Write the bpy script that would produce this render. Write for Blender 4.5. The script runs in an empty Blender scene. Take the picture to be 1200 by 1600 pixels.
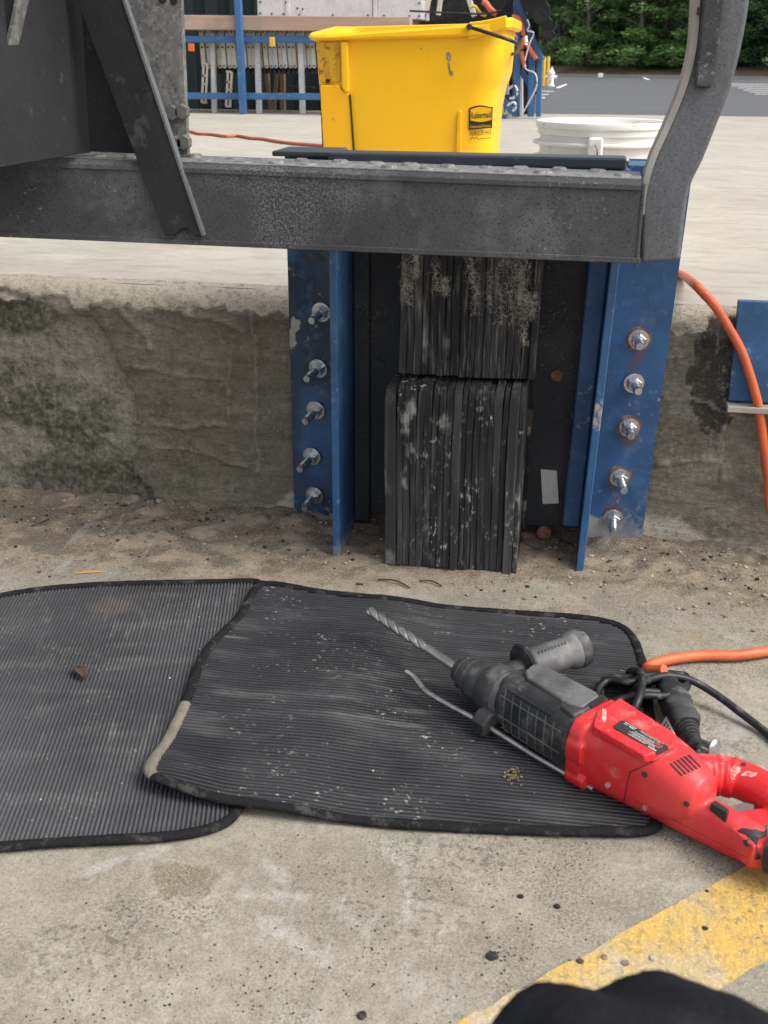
import bpy, bmesh, math, random
from mathutils import Vector, Matrix, noise
R_ = math.radians
rnd = random.Random(11)
C = bpy.context.scene.collection
scene = bpy.context.scene

# ------------------------------------------------------------------ camera
F_PX, YAW, PITCH, ROLL, CAM_H = 1735.0, R_(10.3), R_(22.18), R_(0.33), 0.64
fwd = Vector((-math.sin(YAW) * math.cos(PITCH), math.cos(YAW) * math.cos(PITCH), -math.sin(PITCH)))
r0 = Vector((math.cos(YAW), math.sin(YAW), 0.0)); u0 = r0.cross(fwd)
right = r0 * math.cos(ROLL) + u0 * math.sin(ROLL)
upv = u0 * math.cos(ROLL) - r0 * math.sin(ROLL)
CAM = Vector((0, 0, CAM_H))
cd = bpy.data.cameras.new('camera'); cam = bpy.data.objects.new('camera', cd); C.objects.link(cam)
cd.sensor_fit = 'VERTICAL'; cd.sensor_height = 36.0; cd.lens = F_PX / 1600 * 36.0
cd.clip_start = 0.01; cd.clip_end = 600
cd.dof.use_dof = True; cd.dof.focus_distance = 1.6; cd.dof.aperture_fstop = 18.0
M = Matrix((right, upv, -fwd)).transposed().to_4x4(); M.translation = CAM
cam.matrix_world = M
scene.camera = cam

# ------------------------------------------------------------------ daylight (overcast)
SUN_EL, SUN_AZ = R_(50), R_(104)          # azimuth measured from +Y towards +X
w = bpy.data.worlds.new('World'); scene.world = w; w.use_nodes = True
nt = w.node_tree; nt.nodes.clear()
sky = nt.nodes.new('ShaderNodeTexSky'); sky.sky_type = 'NISHITA'; sky.sun_disc = False
sky.sun_elevation = SUN_EL; sky.sun_rotation = SUN_AZ; sky.dust_density = 4.0; sky.air_density = 1.2
hs = nt.nodes.new('ShaderNodeHueSaturation'); hs.inputs['Saturation'].default_value = 0.30
bg = nt.nodes.new('ShaderNodeBackground'); bg.inputs['Strength'].default_value = 0.15
wo = nt.nodes.new('ShaderNodeOutputWorld')
nt.links.new(sky.outputs[0], hs.inputs['Color']); nt.links.new(hs.outputs[0], bg.inputs['Color']); nt.links.new(bg.outputs[0], wo.inputs[0])
sd = bpy.data.lights.new('sun', 'SUN'); so = bpy.data.objects.new('sun', sd); C.objects.link(so)
sd.energy = 1.5; sd.angle = R_(28); sd.color = (1.0, 0.95, 0.87)
so.location = (0, 0, 20)
sdir = Vector((math.sin(SUN_AZ) * math.cos(SUN_EL), math.cos(SUN_AZ) * math.cos(SUN_EL), math.sin(SUN_EL)))
so.rotation_euler = sdir.to_track_quat('Z', 'Y').to_euler()
vs = scene.view_settings
scene.display_settings.display_device = 'sRGB'
vs.view_transform = 'Standard'; vs.look = 'None'; vs.gamma = 1.0; vs.use_curve_mapping = False; vs.exposure = 0.74

# ------------------------------------------------------------------ helpers
def ray(x, y):
    return fwd + right * ((x - 600) / F_PX) - upv * ((y - 800) / F_PX)
def hit(x, y, ax, val):                   # where the sight line of photo point x, y meets an axis plane of the place
    d = ray(x, y); return CAM + d * ((val - CAM[ax]) / d[ax])
def G(x, y, z=0.0): return hit(x, y, 2, z)
def W(x, y, Y): return hit(x, y, 1, Y)
def fbm(p, o=4): return noise.fractal(Vector(p), 1.0, 2.0, o)
def sstep(a, b, t):
    t = max(0.0, min(1.0, (t - a) / (b - a))); return t * t * (3 - 2 * t)
def crom(pts, n=8, closed=False):         # smooth curve through points
    P = [Vector(p) for p in pts]; out = []; m = len(P)
    for i in range(m if closed else m - 1):
        a, b, c, d = (P[(i - 1) % m] if closed or i else P[0]), P[i], P[(i + 1) % m], (P[(i + 2) % m] if closed or i + 2 < m else P[-1])
        for k in range(n):
            t = k / n
            out.append(0.5 * ((2 * b) + (c - a) * t + (2 * a - 5 * b + 4 * c - d) * t * t + (3 * b - a - 3 * c + d) * t ** 3))
    if not closed: out.append(P[-1])
    return out

class MB:
    """collects shapes in world space and links them as one mesh object"""
    def __init__(s): s.v = []; s.f = []
    def add(s, vs, fs):
        o = len(s.v); s.v += [Vector(x) for x in vs]; s.f += [tuple(i + o for i in f) for f in fs]; return s
    def hexa(s, c8):
        return s.add(c8, [(0, 3, 2, 1), (4, 5, 6, 7), (0, 1, 5, 4), (1, 2, 6, 5), (2, 3, 7, 6), (3, 0, 4, 7)])
    def box(s, a, b, rot=None, piv=None):
        (x0, y0, z0), (x1, y1, z1) = a, b
        c = [Vector(p) for p in ((x0, y0, z0), (x1, y0, z0), (x1, y1, z0), (x0, y1, z0), (x0, y0, z1), (x1, y0, z1), (x1, y1, z1), (x0, y1, z1))]
        if rot is not None:
            piv = Vector(piv) if piv is not None else (Vector(a) + Vector(b)) / 2
            c = [rot @ (p - piv) + piv for p in c]
        return s.hexa(c)
    def prism(s, pts, d):                 # polygon in space pushed along vector d
        n = len(pts); P = [Vector(p) for p in pts]; d = Vector(d)
        return s.add(P + [p + d for p in P], [tuple(range(n - 1, -1, -1)), tuple(range(n, 2 * n))] + [(i, (i + 1) % n, n + (i + 1) % n, n + i) for i in range(n)])
    def loft(s, rings, cap=True, closed=False):
        n = len(rings[0]); m = len(rings); vs = [p for r in rings for p in r]; fs = []
        for j in range(m if closed else m - 1):
            a, b = j * n, ((j + 1) % m) * n
            fs += [(a + i, a + (i + 1) % n, b + (i + 1) % n, b + i) for i in range(n)]
        if cap and not closed: fs += [tuple(range(n - 1, -1, -1)), tuple((m - 1) * n + i for i in range(n))]
        return s.add(vs, fs)
    def tube(s, path, r, n=8, cap=True, flat=1.0, up=(0, 0, 1), closed=False):
        P = [Vector(p) for p in path]; m = len(P); rings = []; up = Vector(up)
        for i in range(m):
            t = (P[(i + 1) % m] - P[i - 1]) if closed else (P[min(i + 1, m - 1)] - P[max(i - 1, 0)])
            t.normalize(); a = t.cross(up)
            if a.length < 1e-4: a = t.cross(Vector((1, 0, 0)))
            a.normalize(); b = a.cross(t).normalized()
            rr = r[i] if isinstance(r, (list, tuple)) else r
            rings.append([P[i] + a * math.cos(2 * math.pi * k / n) * rr + b * math.sin(2 * math.pi * k / n) * rr * flat for k in range(n)])
        return s.loft(rings, cap, closed)
    def lathe(s, prof, c, axis=(0, 0, 1), n=24):   # prof: (radius, height) along axis
        ax = Vector(axis).normalized(); a = ax.cross(Vector((0, 0, 1)))
        if a.length < 1e-4: a = Vector((1, 0, 0))
        a.normalize(); b = ax.cross(a); c = Vector(c)
        return s.loft([[c + ax * h + (a * math.cos(2 * math.pi * k / n) + b * math.sin(2 * math.pi * k / n)) * r for k in range(n)] for r, h in prof])
    def cyl(s, p, q, r, n=12):
        d = Vector(q) - Vector(p); return s.lathe([(r, 0), (r, d.length)], p, d, n)
    def build(s, name, m, parent=None, smooth=None, bevel=0, seg=2, mods=None, recalc=True):
        loc = (parent['_o'] if parent is not None else (0, 0, 0)); loc = Vector(loc)
        me = bpy.data.meshes.new(name)
        me.from_pydata([tuple(v - loc) for v in s.v], [], s.f); me.validate()
        if recalc:
            bm = bmesh.new(); bm.from_mesh(me); bmesh.ops.recalc_face_normals(bm, faces=bm.faces); bm.to_mesh(me); bm.free()
        o = bpy.data.objects.new(name, me); C.objects.link(o)
        for x in (m if isinstance(m, (list, tuple)) else [m]): me.materials.append(x)
        if parent is not None: o.parent = parent
        if smooth is not None:
            me.shade_smooth(); me.set_sharp_from_angle(angle=R_(smooth))
        if bevel:
            b = o.modifiers.new('bevel', 'BEVEL'); b.width = bevel; b.segments = seg; b.limit_method = 'ANGLE'; b.angle_limit = R_(35)
            if smooth is None:
                me.shade_smooth(); b.harden_normals = True
        return o

def tag(o, label=None, cat=None, group=None, kind=None):
    if label: o['label'] = label
    if cat: o['category'] = cat
    if group: o['group'] = group
    if kind: o['kind'] = kind
    return o
def thing(name, loc, label, cat, group=None):
    o = bpy.data.objects.new(name, None); C.objects.link(o); o.location = loc; o.empty_display_size = .05
    o['_o'] = tuple(loc); return tag(o, label, cat, group)
def copy_tree(o, parent=None):
    c = o.copy(); C.objects.link(c); c.parent = parent
    for ch in o.children: copy_tree(ch, c)
    return c

# ------------------------------------------------------------------ materials
def mat(name, base, layers=(), rough=.6, metal=0.0, bump=(), rvar=None, stretch=(1, 1, 1), spec=None, attrs=(), trans=0, attr_at=0):
    """layers: (noise scale, from, to, colour, amount[, detail[, stretch]]) painted over one another; attrs: (mesh attribute, colour, amount)"""
    m = bpy.data.materials.new(name); m.use_nodes = True; n = m.node_tree.nodes; l = m.node_tree.links
    b = n['Principled BSDF']; tc = n.new('ShaderNodeTexCoord')
    b.inputs['Roughness'].default_value = rough; b.inputs['Metallic'].default_value = metal
    if spec is not None: b.inputs['Specular IOR Level'].default_value = spec
    def coords(st, off):
        mp = n.new('ShaderNodeMapping')
        if len(st) > 3:
            mp.vector_type = 'TEXTURE'; mp.inputs['Rotation'].default_value = (0, 0, st[3]); st = [1 / q for q in st[:3]]
        mp.inputs['Scale'].default_value = st; mp.inputs['Location'].default_value = (off, off * .7, -off)
        l.new(tc.outputs['Object'], mp.inputs['Vector']); return mp.outputs[0]
    def nz(scale, det, st, off=0):
        t = n.new('ShaderNodeTexNoise'); t.inputs['Scale'].default_value = scale; t.inputs['Detail'].default_value = det
        t.inputs['Roughness'].default_value = .62
        l.new(coords(st, off), t.inputs['Vector'])
        k = n.new('ShaderNodeMath'); k.operation = 'MULTIPLY_ADD'; k.inputs[1].default_value = 1.4; k.inputs[2].default_value = -.2; l.new(t.outputs['Fac'], k.inputs[0]); return k.outputs[0]
    def ramp(src, lo, hi):
        r = n.new('ShaderNodeMapRange'); r.inputs['From Min'].default_value = lo; r.inputs['From Max'].default_value = hi
        l.new(src, r.inputs['Value']); return r.outputs[0]
    col = None; rc = n.new('ShaderNodeRGB'); rc.outputs[0].default_value = (*base, 1); col = rc.outputs[0]
    def over(col, fac, colr, amt):
        mu = n.new('ShaderNodeMath'); mu.operation = 'MULTIPLY'; mu.inputs[1].default_value = amt; l.new(fac, mu.inputs[0])
        mx = n.new('ShaderNodeMix'); mx.data_type = 'RGBA'; l.new(mu.outputs[0], mx.inputs['Factor']); l.new(col, mx.inputs['A']); mx.inputs['B'].default_value = (*colr, 1)
        return mx.outputs['Result']
    def stain(col, a):
        at = n.new('ShaderNodeAttribute'); at.attribute_name = a[0]; f = at.outputs['Fac']
        if len(a) > 3:                    # break the edge of the stain up with noise
            ad = n.new('ShaderNodeMath'); ad.operation = 'MULTIPLY_ADD'; ad.inputs[1].default_value = a[4] if len(a) > 4 else 1.3; l.new(nz(a[3], 8, (1, 1, 1), len(a[0])), ad.inputs[0])
            sb = n.new('ShaderNodeMath'); sb.operation = 'ADD'; l.new(f, sb.inputs[0]); l.new(ad.outputs[0], sb.inputs[1]); ad.inputs[2].default_value = -.5 * ad.inputs[1].default_value
            hw = a[5] if len(a) > 5 else .12; f = ramp(sb.outputs[0], .5 - hw, .5 + hw)
        col = over(col, f, a[1], a[2])
        return col
    for i, y in enumerate(list(layers) + [None]):
        if i == min(attr_at, len(layers)):
            for a in attrs: col = stain(col, a)
        if y is None: break
        sc, lo, hi, c, amt = y[:5]; det = y[5] if len(y) > 5 else 4; st = y[6] if len(y) > 6 else stretch
        f = ramp(nz(sc, det, st, i * 3.7 + 1), lo, hi)
        if len(y) > 7:
            mk_ = n.new('ShaderNodeMath'); mk_.operation = 'MULTIPLY'; l.new(f, mk_.inputs[0]); l.new(ramp(nz(y[7], 5, (1, 1, 1), i * 2.3 + 50), .50, .66), mk_.inputs[1]); f = mk_.outputs[0]
        col = over(col, f, c, amt)
    l.new(col, b.inputs['Base Color'])
    if rvar:
        sc, r0_, r1_ = rvar; mr = n.new('ShaderNodeMapRange'); mr.inputs['From Min'].default_value = .35; mr.inputs['From Max'].default_value = .65
        mr.inputs['To Min'].default_value = r0_; mr.inputs['To Max'].default_value = r1_
        l.new(nz(sc, 4, stretch, 9), mr.inputs['Value']); l.new(mr.outputs[0], b.inputs['Roughness'])
    prev = None
    for i, y in enumerate(bump):
        sc, s_, dist = y[:3]; st = y[3] if len(y) > 3 else stretch
        bp = n.new('ShaderNodeBump'); bp.inputs['Strength'].default_value = s_; bp.inputs['Distance'].default_value = dist
        l.new(nz(sc, 6, st, 20 + i), bp.inputs['Height'])
        if prev: l.new(prev, bp.inputs['Normal'])
        prev = bp.outputs[0]
    if prev: l.new(prev, b.inputs['Normal'])
    if trans:
        tr = n.new('ShaderNodeBsdfTranslucent'); l.new(col, tr.inputs['Color']); ms = n.new('ShaderNodeMixShader'); ms.inputs[0].default_value = trans
        l.new(b.outputs[0], ms.inputs[1]); l.new(tr.outputs[0], ms.inputs[2]); l.new(ms.outputs[0], n['Material Output'].inputs[0])
    return m

M_ = {}
M_['ground'] = mat('ground_concrete', (.320, .292, .238), [
    (2.2, .40, .64, (.235, .213, .170), .85, 6), (9, .46, .66, (.37, .342, .282), .75, 7), (22, .50, .72, (.170, .150, .116), .65, 10), (70, .46, .70, (.215, .193, .152), .7, 8),
    (130, .52, .64, (.075, .065, .052), .7, 6, (1, 1, 1), 5), (14, .50, .72, (.145, .130, .104), .65, 10, (1, .6, 1), 3), (380, .56, .64, (.04, .035, .03), .8, 2, (1, 1, 1), 9), (600, .46, .70, (.45, .415, .35), .45, 2), (480, .46, .70, (.185, .166, .135), .5, 2), (7, .64, .74, (.40, .39, .37), .5, 9, (1, .5, 1)), (30, .60, .72, (.40, .39, .365), .45, 8, (1.6, .3, 1), 4)],
    spec=.2, rough=.88, attr_at=4, bump=[(180, .6, .0014), (38, .45, .003), (600, .6, .0008)], attrs=(('dirt', (.30, .228, .152), .92, 30, .9, .3), ('damp', (.165, .128, .088), .8, 40, 1.0, .5), ('crumbs', (.080, .058, .038), .85, 230, 2.2, .4), ('smear', (.47, .455, .425), .6, 90, 1.3, .4), ('pile', (.16, .13, .09), .9, 120, 1.0, .2)))
M_['platform'] = mat('platform_concrete', (.40, .374, .325), [(1.5, .4, .66, (.33, .305, .26), .8, 7), (5, .5, .68, (.46, .434, .385), .6, 8, (.8, 1.6, 1)), (18, .50, .72, (.28, .25, .205), .6, 10, (.7, 1.6, 1)), (120, .48, .72, (.32, .29, .245), .55, 5, (.6, 1.5, 1)), (300, .62, .70, (.2, .17, .13), .6, 3, (1, 1, 1), 6)],
    spec=0.2, rough=.9, bump=[(60, .4, .002, (.7, 1.6, 1)), (240, .35, .001)])
M_['wall'] = mat('wall_concrete', (.195, .176, .140), [
    (5, .42, .64, (.150, .135, .106), .8, 6), (10, .50, .66, (.25, .228, .185), .75, 9, (1, 1, 2.6)), (26, .52, .70, (.115, .103, .082), .65, 10, (1, 1, 4.5)), (40, .58, .72, (.36, .335, .28), .6, 10, (2.2, 1, .5), 5), (90, .52, .72, (.13, .115, .09), .5, 6), (260, .62, .74, (.34, .31, .25), .5, 3, (1, 1, 1), 9), (380, .56, .72, (.09, .08, .062), .6, 3)],
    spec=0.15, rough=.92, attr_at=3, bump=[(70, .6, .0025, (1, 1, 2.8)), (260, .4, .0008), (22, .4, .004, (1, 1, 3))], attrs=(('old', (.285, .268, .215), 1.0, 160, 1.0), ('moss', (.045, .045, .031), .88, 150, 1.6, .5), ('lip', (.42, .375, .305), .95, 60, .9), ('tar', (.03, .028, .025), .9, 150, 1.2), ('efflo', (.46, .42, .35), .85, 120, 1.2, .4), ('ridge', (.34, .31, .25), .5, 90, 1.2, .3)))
M_['asphalt'] = mat('asphalt', (.085, .087, .093), [(.25, .4, .65, (.070, .072, .078), .8, 5, (1, 5, 1)), (.08, .45, .6, (.088, .09, .094), .6, 4)], rough=.85)
M_['line'] = mat('line_paint', (.75, .75, .73), [(2, .5, .7, (.5, .5, .5), .5)], rough=.8)
M_['stripe'] = mat('yellow_floor_paint', (.48, .305, .070), [(10, .48, .60, (.35, .31, .245), .9, 10), (5, .45, .7, (.46, .285, .06), .6, 6), (40, .46, .66, (.36, .265, .11), .75, 9, (1, .5, 1)), (120, .54, .68, (.20, .165, .11), .65, 6), (240, .60, .70, (.12, .10, .07), .7, 3, (1, 1, 1), 8), (500, .5, .75, (.72, .54, .20), .5, 2)], rough=.8,
    bump=[(95, .8, .002, (1, .45, 1)), (300, .4, .0006)])
M_['steel'] = mat('galvanised_dark_steel', (.082, .085, .091), [(4, .40, .66, (.050, .052, .056), .85, 6), (12, .5, .7, (.15, .153, .158), .65, 7), (400, .44, .64, (.25, .25, .254), .6, 3, (1, 1, 1), 4), (440, .56, .70, (.022, .022, .024), .75, 3), (200, .66, .72, (.30, .29, .27), .7, 3, (1, 1, 1), 9), (18, .70, .78, (.06, .062, .065), .7, 4)],
    spec=0.3, rough=.62, metal=.25, bump=[(260, .35, .0006), (90, .2, .0008)], rvar=(30, .5, .75))
M_['steel_pale'] = mat('galvanised_steel', (.22, .218, .212), [(9, .4, .65, (.15, .148, .144), .85, 7, (2, 2, .6)), (40, .52, .7, (.33, .325, .31), .6, 8, (1, 1, .5)), (160, .54, .66, (.39, .385, .37), .5, 3), (230, .60, .68, (.08, .08, .08), .7, 3)], rough=.62, metal=.25, bump=[(220, .3, .0006)])
M_['guard'] = mat('weathered_grey_steel', (.135, .143, .156), [(5, .4, .66, (.098, .104, .114), .8, 6, (1, 1, .5)), (380, .46, .66, (.20, .206, .214), .35, 3), (420, .60, .70, (.05, .05, .053), .7, 3), (60, .60, .74, (.10, .104, .11), .6, 5, (1, 1, .5), 12)], rough=.6, metal=.2, bump=[(340, .3, .0004)])
M_['bar_edge'] = mat('dark_blue_grey_steel', (.040, .050, .066), [(10, .46, .68, (.07, .08, .095), .7, 7), (120, .6, .7, (.2, .2, .2), .5, 5, (1, 1, 1), 8)], rough=.42)
M_['guard_edge'] = mat('pale_edge_steel', (.40, .375, .34), [(20, .4, .65, (.29, .27, .245), .7, 5)], rough=.7, bump=[(200, .3, .0005)])
M_['brace'] = mat('dark_painted_steel', (.030, .031, .034), [(9, .42, .66, (.020, .021, .023), .8, 6), (340, .60, .74, (.065, .065, .065), .4, 3), (30, .66, .74, (.09, .088, .085), .5, 5)], spec=0.2, rough=.6, metal=.1, bump=[(260, .25, .0005)])
M_['bolt_dark'] = mat('dark_bolt', (.17, .168, .162), [(90, .45, .65, (.22, .215, .2), .7)], rough=.6, metal=.4)
M_['blue'] = mat('blue_painted_steel', (.028, .100, .235), [(8, .42, .66, (.020, .068, .165), .8, 6), (26, .60, .70, (.04, .125, .28), .6, 6), (90, .62, .74, (.34, .33, .31), .65, 7, (1, 1, 1), 10), (160, .64, .72, (.06, .04, .03), .8, 4, (1, 1, 1), 14), (24, .60, .76, (.13, .16, .20), .5, 8)],
    rough=.48, bump=[(160, .25, .0005)], rvar=(14, .38, .65), attrs=(('murky', (.012, .018, .03), .82, 40, .9, .35), ('rust', (.16, .06, .03), .9, 160, .8), ('dust', (.42, .385, .33), .9, 120, 1.1)))
M_['black_steel'] = mat('black_back_plate', (.034, .037, .043), [(10, .46, .68, (.056, .058, .062), .8, 6), (30, .64, .76, (.09, .045, .028), .7, 7, (1, 1, 1), 7), (300, .64, .72, (.26, .24, .21), .6, 3, (1, 1, 1), 9)], spec=0.2, rough=.55, bump=[(120, .3, .0006)])
M_['rubber'] = mat('laminated_rubber', (.024, .024, .026), [(30, .46, .68, (.055, .055, .058), .8, 7, (1, 1, .10)), (120, .54, .74, (.12, .118, .113), .6, 6, (1.6, 1, .07)), (34, .57, .70, (.40, .39, .36), .7, 10, (1, 1, .6), 7), (200, .61, .69, (.50, .49, .46), .8, 4, (1, 1, .5), 12)],
    spec=0.15, rough=.68, bump=[(110, .7, .0014, (2, 2, .12)), (300, .3, .0005)])
M_['rubber_mid'] = mat('worn_rubber_edge', (.036, .036, .038), [(40, .46, .66, (.085, .083, .08), .8, 7, (1, 1, .08)), (26, .54, .68, (.40, .39, .36), .75, 10, (1, 1, .3), 6), (200, .57, .66, (.55, .54, .50), .85, 4, (1, 1, .5), 9)], spec=0.15, rough=.68, bump=[(110, .7, .0014, (2, 2, .12))])
M_['rubber_torn'] = mat('torn_laminated_rubber', (.024, .024, .026), [(30, .46, .68, (.055, .055, .058), .8, 7, (1, 1, .10)), (70, .54, .68, (.32, .305, .28), .75, 9, (1, 1, .09), 10), (160, .54, .70, (.16, .15, .14), .6, 7, (1.4, 1, .12))], spec=0.15, rough=.75, bump=[(110, .9, .002, (2, 2, .12)), (300, .4, .0008)])
M_['fibre'] = mat('frayed_cord', (.40, .37, .33), [(60, .45, .6, (.13, .115, .10), .7)], rough=.95)
M_['zinc'] = mat('zinc_plated_steel', (.55, .57, .60), [(200, .55, .68, (.28, .27, .26), .6)], rough=.28, metal=.95, rvar=(120, .2, .42))
M_['rust'] = mat('rusty_washer', (.17, .075, .04), [(120, .45, .65, (.30, .20, .15), .7)], rough=.85, bump=[(200, .4, .0006)])
M_['sticker'] = mat('paper_sticker', (.62, .61, .58), [(60, .58, .7, (.40, .38, .34), .6, 6)], rough=.8)
M_['matrub'] = mat('ribbed_mat_rubber', (.020, .0205, .023), [(5, .42, .66, (.036, .0365, .040), .8, 6), (20, .54, .74, (.085, .085, .088), .5, 8, (.4, 1.4, 1)), (50, .55, .74, (.18, .177, .17), .55, 8, (.10, 1.8, 1), 6), (240, .66, .74, (.42, .40, .35), .7, 3, (.6, 1, 1), 9)], rough=.42, rvar=(12, .34, .52))
M_['matgrey'] = mat('dusty_ribbed_mat_rubber', (.056, .057, .063), [(5, .42, .66, (.085, .086, .093), .8, 6), (20, .54, .74, (.14, .139, .138), .5, 8, (.5, 1.6, 1, .25)), (60, .58, .74, (.24, .23, .215), .5, 7, (1.5, .2, 1, .25), 7), (260, .66, .74, (.38, .34, .28), .65, 3, (1, 1, 1), 9), (9, .62, .78, (.16, .135, .11), .5, 6)], spec=0.35, rough=.55, rvar=(12, .46, .68))
M_['binding'] = mat('mat_binding', (.017, .017, .018), [(60, .55, .7, (.08, .077, .072), .6, 5)], spec=0.08, rough=.9, bump=[(420, .8, .002), (150, .4, .001)])
M_['binding_dusty'] = mat('dusty_mat_binding', (.19, .168, .132), [(60, .45, .65, (.13, .115, .09), .7, 5)], rough=.95, bump=[(420, .8, .002)])
M_['red'] = mat('red_plastic', (.64, .022, .028), [(12, .50, .72, (.70, .085, .08), .5, 6), (30, .60, .76, (.66, .32, .28), .55, 9, (1, 1, 1), 10), (60, .52, .70, (.42, .05, .04), .35, 6, (1, 1, 1), 6)], rough=.42, rvar=(25, .32, .56), bump=[(500, .12, .0003)])
M_['black_plastic'] = mat('black_plastic', (.022, .023, .025), [(14, .42, .66, (.058, .059, .061), .8, 8), (50, .54, .74, (.16, .158, .153), .6, 9), (26, .60, .74, (.26, .255, .245), .5, 9, (1, 1, 1), 12)], spec=0.3, rough=.5, rvar=(25, .38, .65), bump=[(400, .15, .0003)])
M_['grey_plastic'] = mat('dusty_grey_plastic', (.085, .086, .088), [(14, .42, .66, (.15, .149, .146), .8, 8), (50, .52, .74, (.23, .227, .22), .55, 9), (20, .58, .74, (.045, .045, .047), .6, 8)], rough=.6, bump=[(300, .2, .0004)])
M_['label'] = mat('black_label', (.03, .03, .032), [(60, .6, .72, (.1, .1, .1), .5)], rough=.45)
M_['white_print'] = mat('white_print', (.62, .62, .61), rough=.6)
M_['orange_print'] = mat('orange_print', (.62, .12, .05), rough=.6)
M_['bit'] = mat('drill_bit_steel', (.46, .45, .43), [(60, .45, .65, (.27, .26, .245), .7)], rough=.38, metal=.85)
M_['cable'] = mat('black_cable', (.016, .016, .018), [(60, .56, .7, (.12, .118, .112), .6, 6)], spec=0.35, rough=.45)
M_['orange'] = mat('orange_cord', (.62, .125, .04), [(20, .5, .68, (.42, .085, .035), .7, 6), (70, .6, .72, (.30, .16, .10), .6, 6)], rough=.5)
M_['darkorange'] = mat('red_orange_cord', (.42, .09, .045), [(20, .5, .68, (.30, .07, .04), .7)], rough=.55)
M_['yellow'] = mat('yellow_plastic', (.90, .49, .004), [(3, .45, .7, (.87, .44, .004), .6), (9, .62, .8, (.86, .56, .06), .5, 7, (1, 1, .4))], rough=.42, rvar=(20, .34, .5), bump=[(300, .08, .0004)], attrs=(('murky', (.16, .085, .015), .85),))
M_['yellow_flap'] = mat('yellow_plastic_insert', (.88, .44, .004), [(8, .6, .75, (.62, .34, .03), .6, 6), (70, .69, .76, (.35, .2, .05), .7, 5)], rough=.45)
M_['black_print'] = mat('black_print', (.02, .018, .015), rough=.6)
M_['scuff'] = mat('grey_scuff', (.36, .30, .22), [(90, .45, .6, (.12, .1, .08), .8)], rough=.9)
M_['white_plastic'] = mat('white_plastic', (.76, .735, .70), [(30, .62, .74, (.36, .33, .29), .6, 7), (4, .5, .7, (.58, .55, .50), .6)], rough=.45)
M_['alu'] = mat('aluminium', (.58, .58, .59), [(12, .45, .65, (.47, .47, .48), .7), (60, .6, .72, (.3, .3, .3), .5)], rough=.5, metal=.2)
M_['cream'] = mat('cream_zinc', (.60, .54, .42), [(12, .45, .65, (.48, .42, .31), .7)], rough=.55, metal=.1)
M_['rack_blue'] = mat('blue_rack_paint', (.035, .12, .28), [(6, .45, .65, (.026, .09, .21), .7), (30, .64, .72, (.15, .19, .25), .6)], rough=.5)
M_['wood'] = mat('pinkish_wood', (.42, .29, .225), [(6, .42, .64, (.33, .215, .165), .7, 6, (.3, 4, 4)), (3, .6, .7, (.25, .19, .16), .5)], rough=.85)
M_['brown'] = mat('brown_board', (.17, .115, .075), [(6, .42, .64, (.11, .075, .05), .7, 6, (4, 4, .4))], rough=.85)
M_['container'] = mat('dark_container', (.018, .026, .028), [(.8, .45, .65, (.026, .036, .037), .7)], spec=0.15, rough=.7)
M_['tarp'] = mat('black_tarp', (.012, .012, .013), [(6, .5, .7, (.03, .03, .032), .6)], spec=0.25, rough=.35, bump=[(6, .6, .03)])
M_['dark'] = mat('dark_roller', (.03, .03, .03), [(30, .5, .65, (.08, .075, .07), .6)], rough=.6)
M_['bark'] = mat('bark', (.16, .145, .125), [(3, .45, .65, (.17, .155, .135), .7)], rough=.95)
M_['litter'] = mat('leaf_litter', (.14, .095, .06), [(.6, .42, .62, (.22, .155, .10), .8), (3, .55, .65, (.06, .06, .03), .7)], rough=.95)
M_['kerb'] = mat('kerb_concrete', (.36, .34, .31), rough=.9)
M_['fabric'] = mat('black_trouser_fabric', (.012, .0125, .015), [(20, .45, .65, (.022, .023, .028), .7), (700, .5, .7, (.03, .03, .034), .5)], spec=0.05, rough=.9, bump=[(900, .3, .0005), (14, .5, .006)])
M_['shoe'] = mat('black_shoe', (.012, .012, .012), rough=.6)
M_['twig'] = mat('wood_sliver', (.42, .24, .09), rough=.8)
M_['deadleaf'] = mat('dead_leaf', (.055, .035, .025), rough=.9)
M_['stone'] = mat('stone_grit', (.20, .165, .125), [(60, .45, .6, (.42, .37, .30), .9), (25, .55, .65, (.04, .034, .028), .9)], rough=.95)
M_['blackgrit'] = mat('black_grit', (.028, .027, .026), [(80, .5, .65, (.10, .09, .08), .7)], spec=0.1, rough=.9)
M_['moss'] = mat('moss_crumb', (.13, .105, .045), [(150, .45, .6, (.3, .24, .11), .8)], rough=.95)
def leafmat(name, c0, c1, c2):
    m = mat(name, c0, [], rough=.55, trans=.45); n = m.node_tree.nodes; l = m.node_tree.links
    g = n.new('ShaderNodeNewGeometry'); cr = n.new('ShaderNodeValToRGB')
    e = cr.color_ramp.elements; e[0].color = (*c0, 1); e[1].color = (*c2, 1); k = e.new(.55); k.color = (*c1, 1)
    l.new(g.outputs['Random Per Island'], cr.inputs['Fac'])
    l.new(cr.outputs[0], n['Principled BSDF'].inputs['Base Color']); l.new(cr.outputs[0], n['Translucent BSDF'].inputs['Color'])
    return m
M_['leaf_a'] = leafmat('leaves_fresh', (.17, .31, .10), (.27, .45, .16), (.40, .60, .26))
M_['leaf_b'] = leafmat('leaves_dark', (.08, .155, .07), (.13, .24, .10), (.20, .33, .15))
M_['leaf_c'] = leafmat('needles', (.05, .10, .065), (.075, .14, .085), (.11, .19, .12))

WALL_Y, H = 1.504, .34

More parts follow.
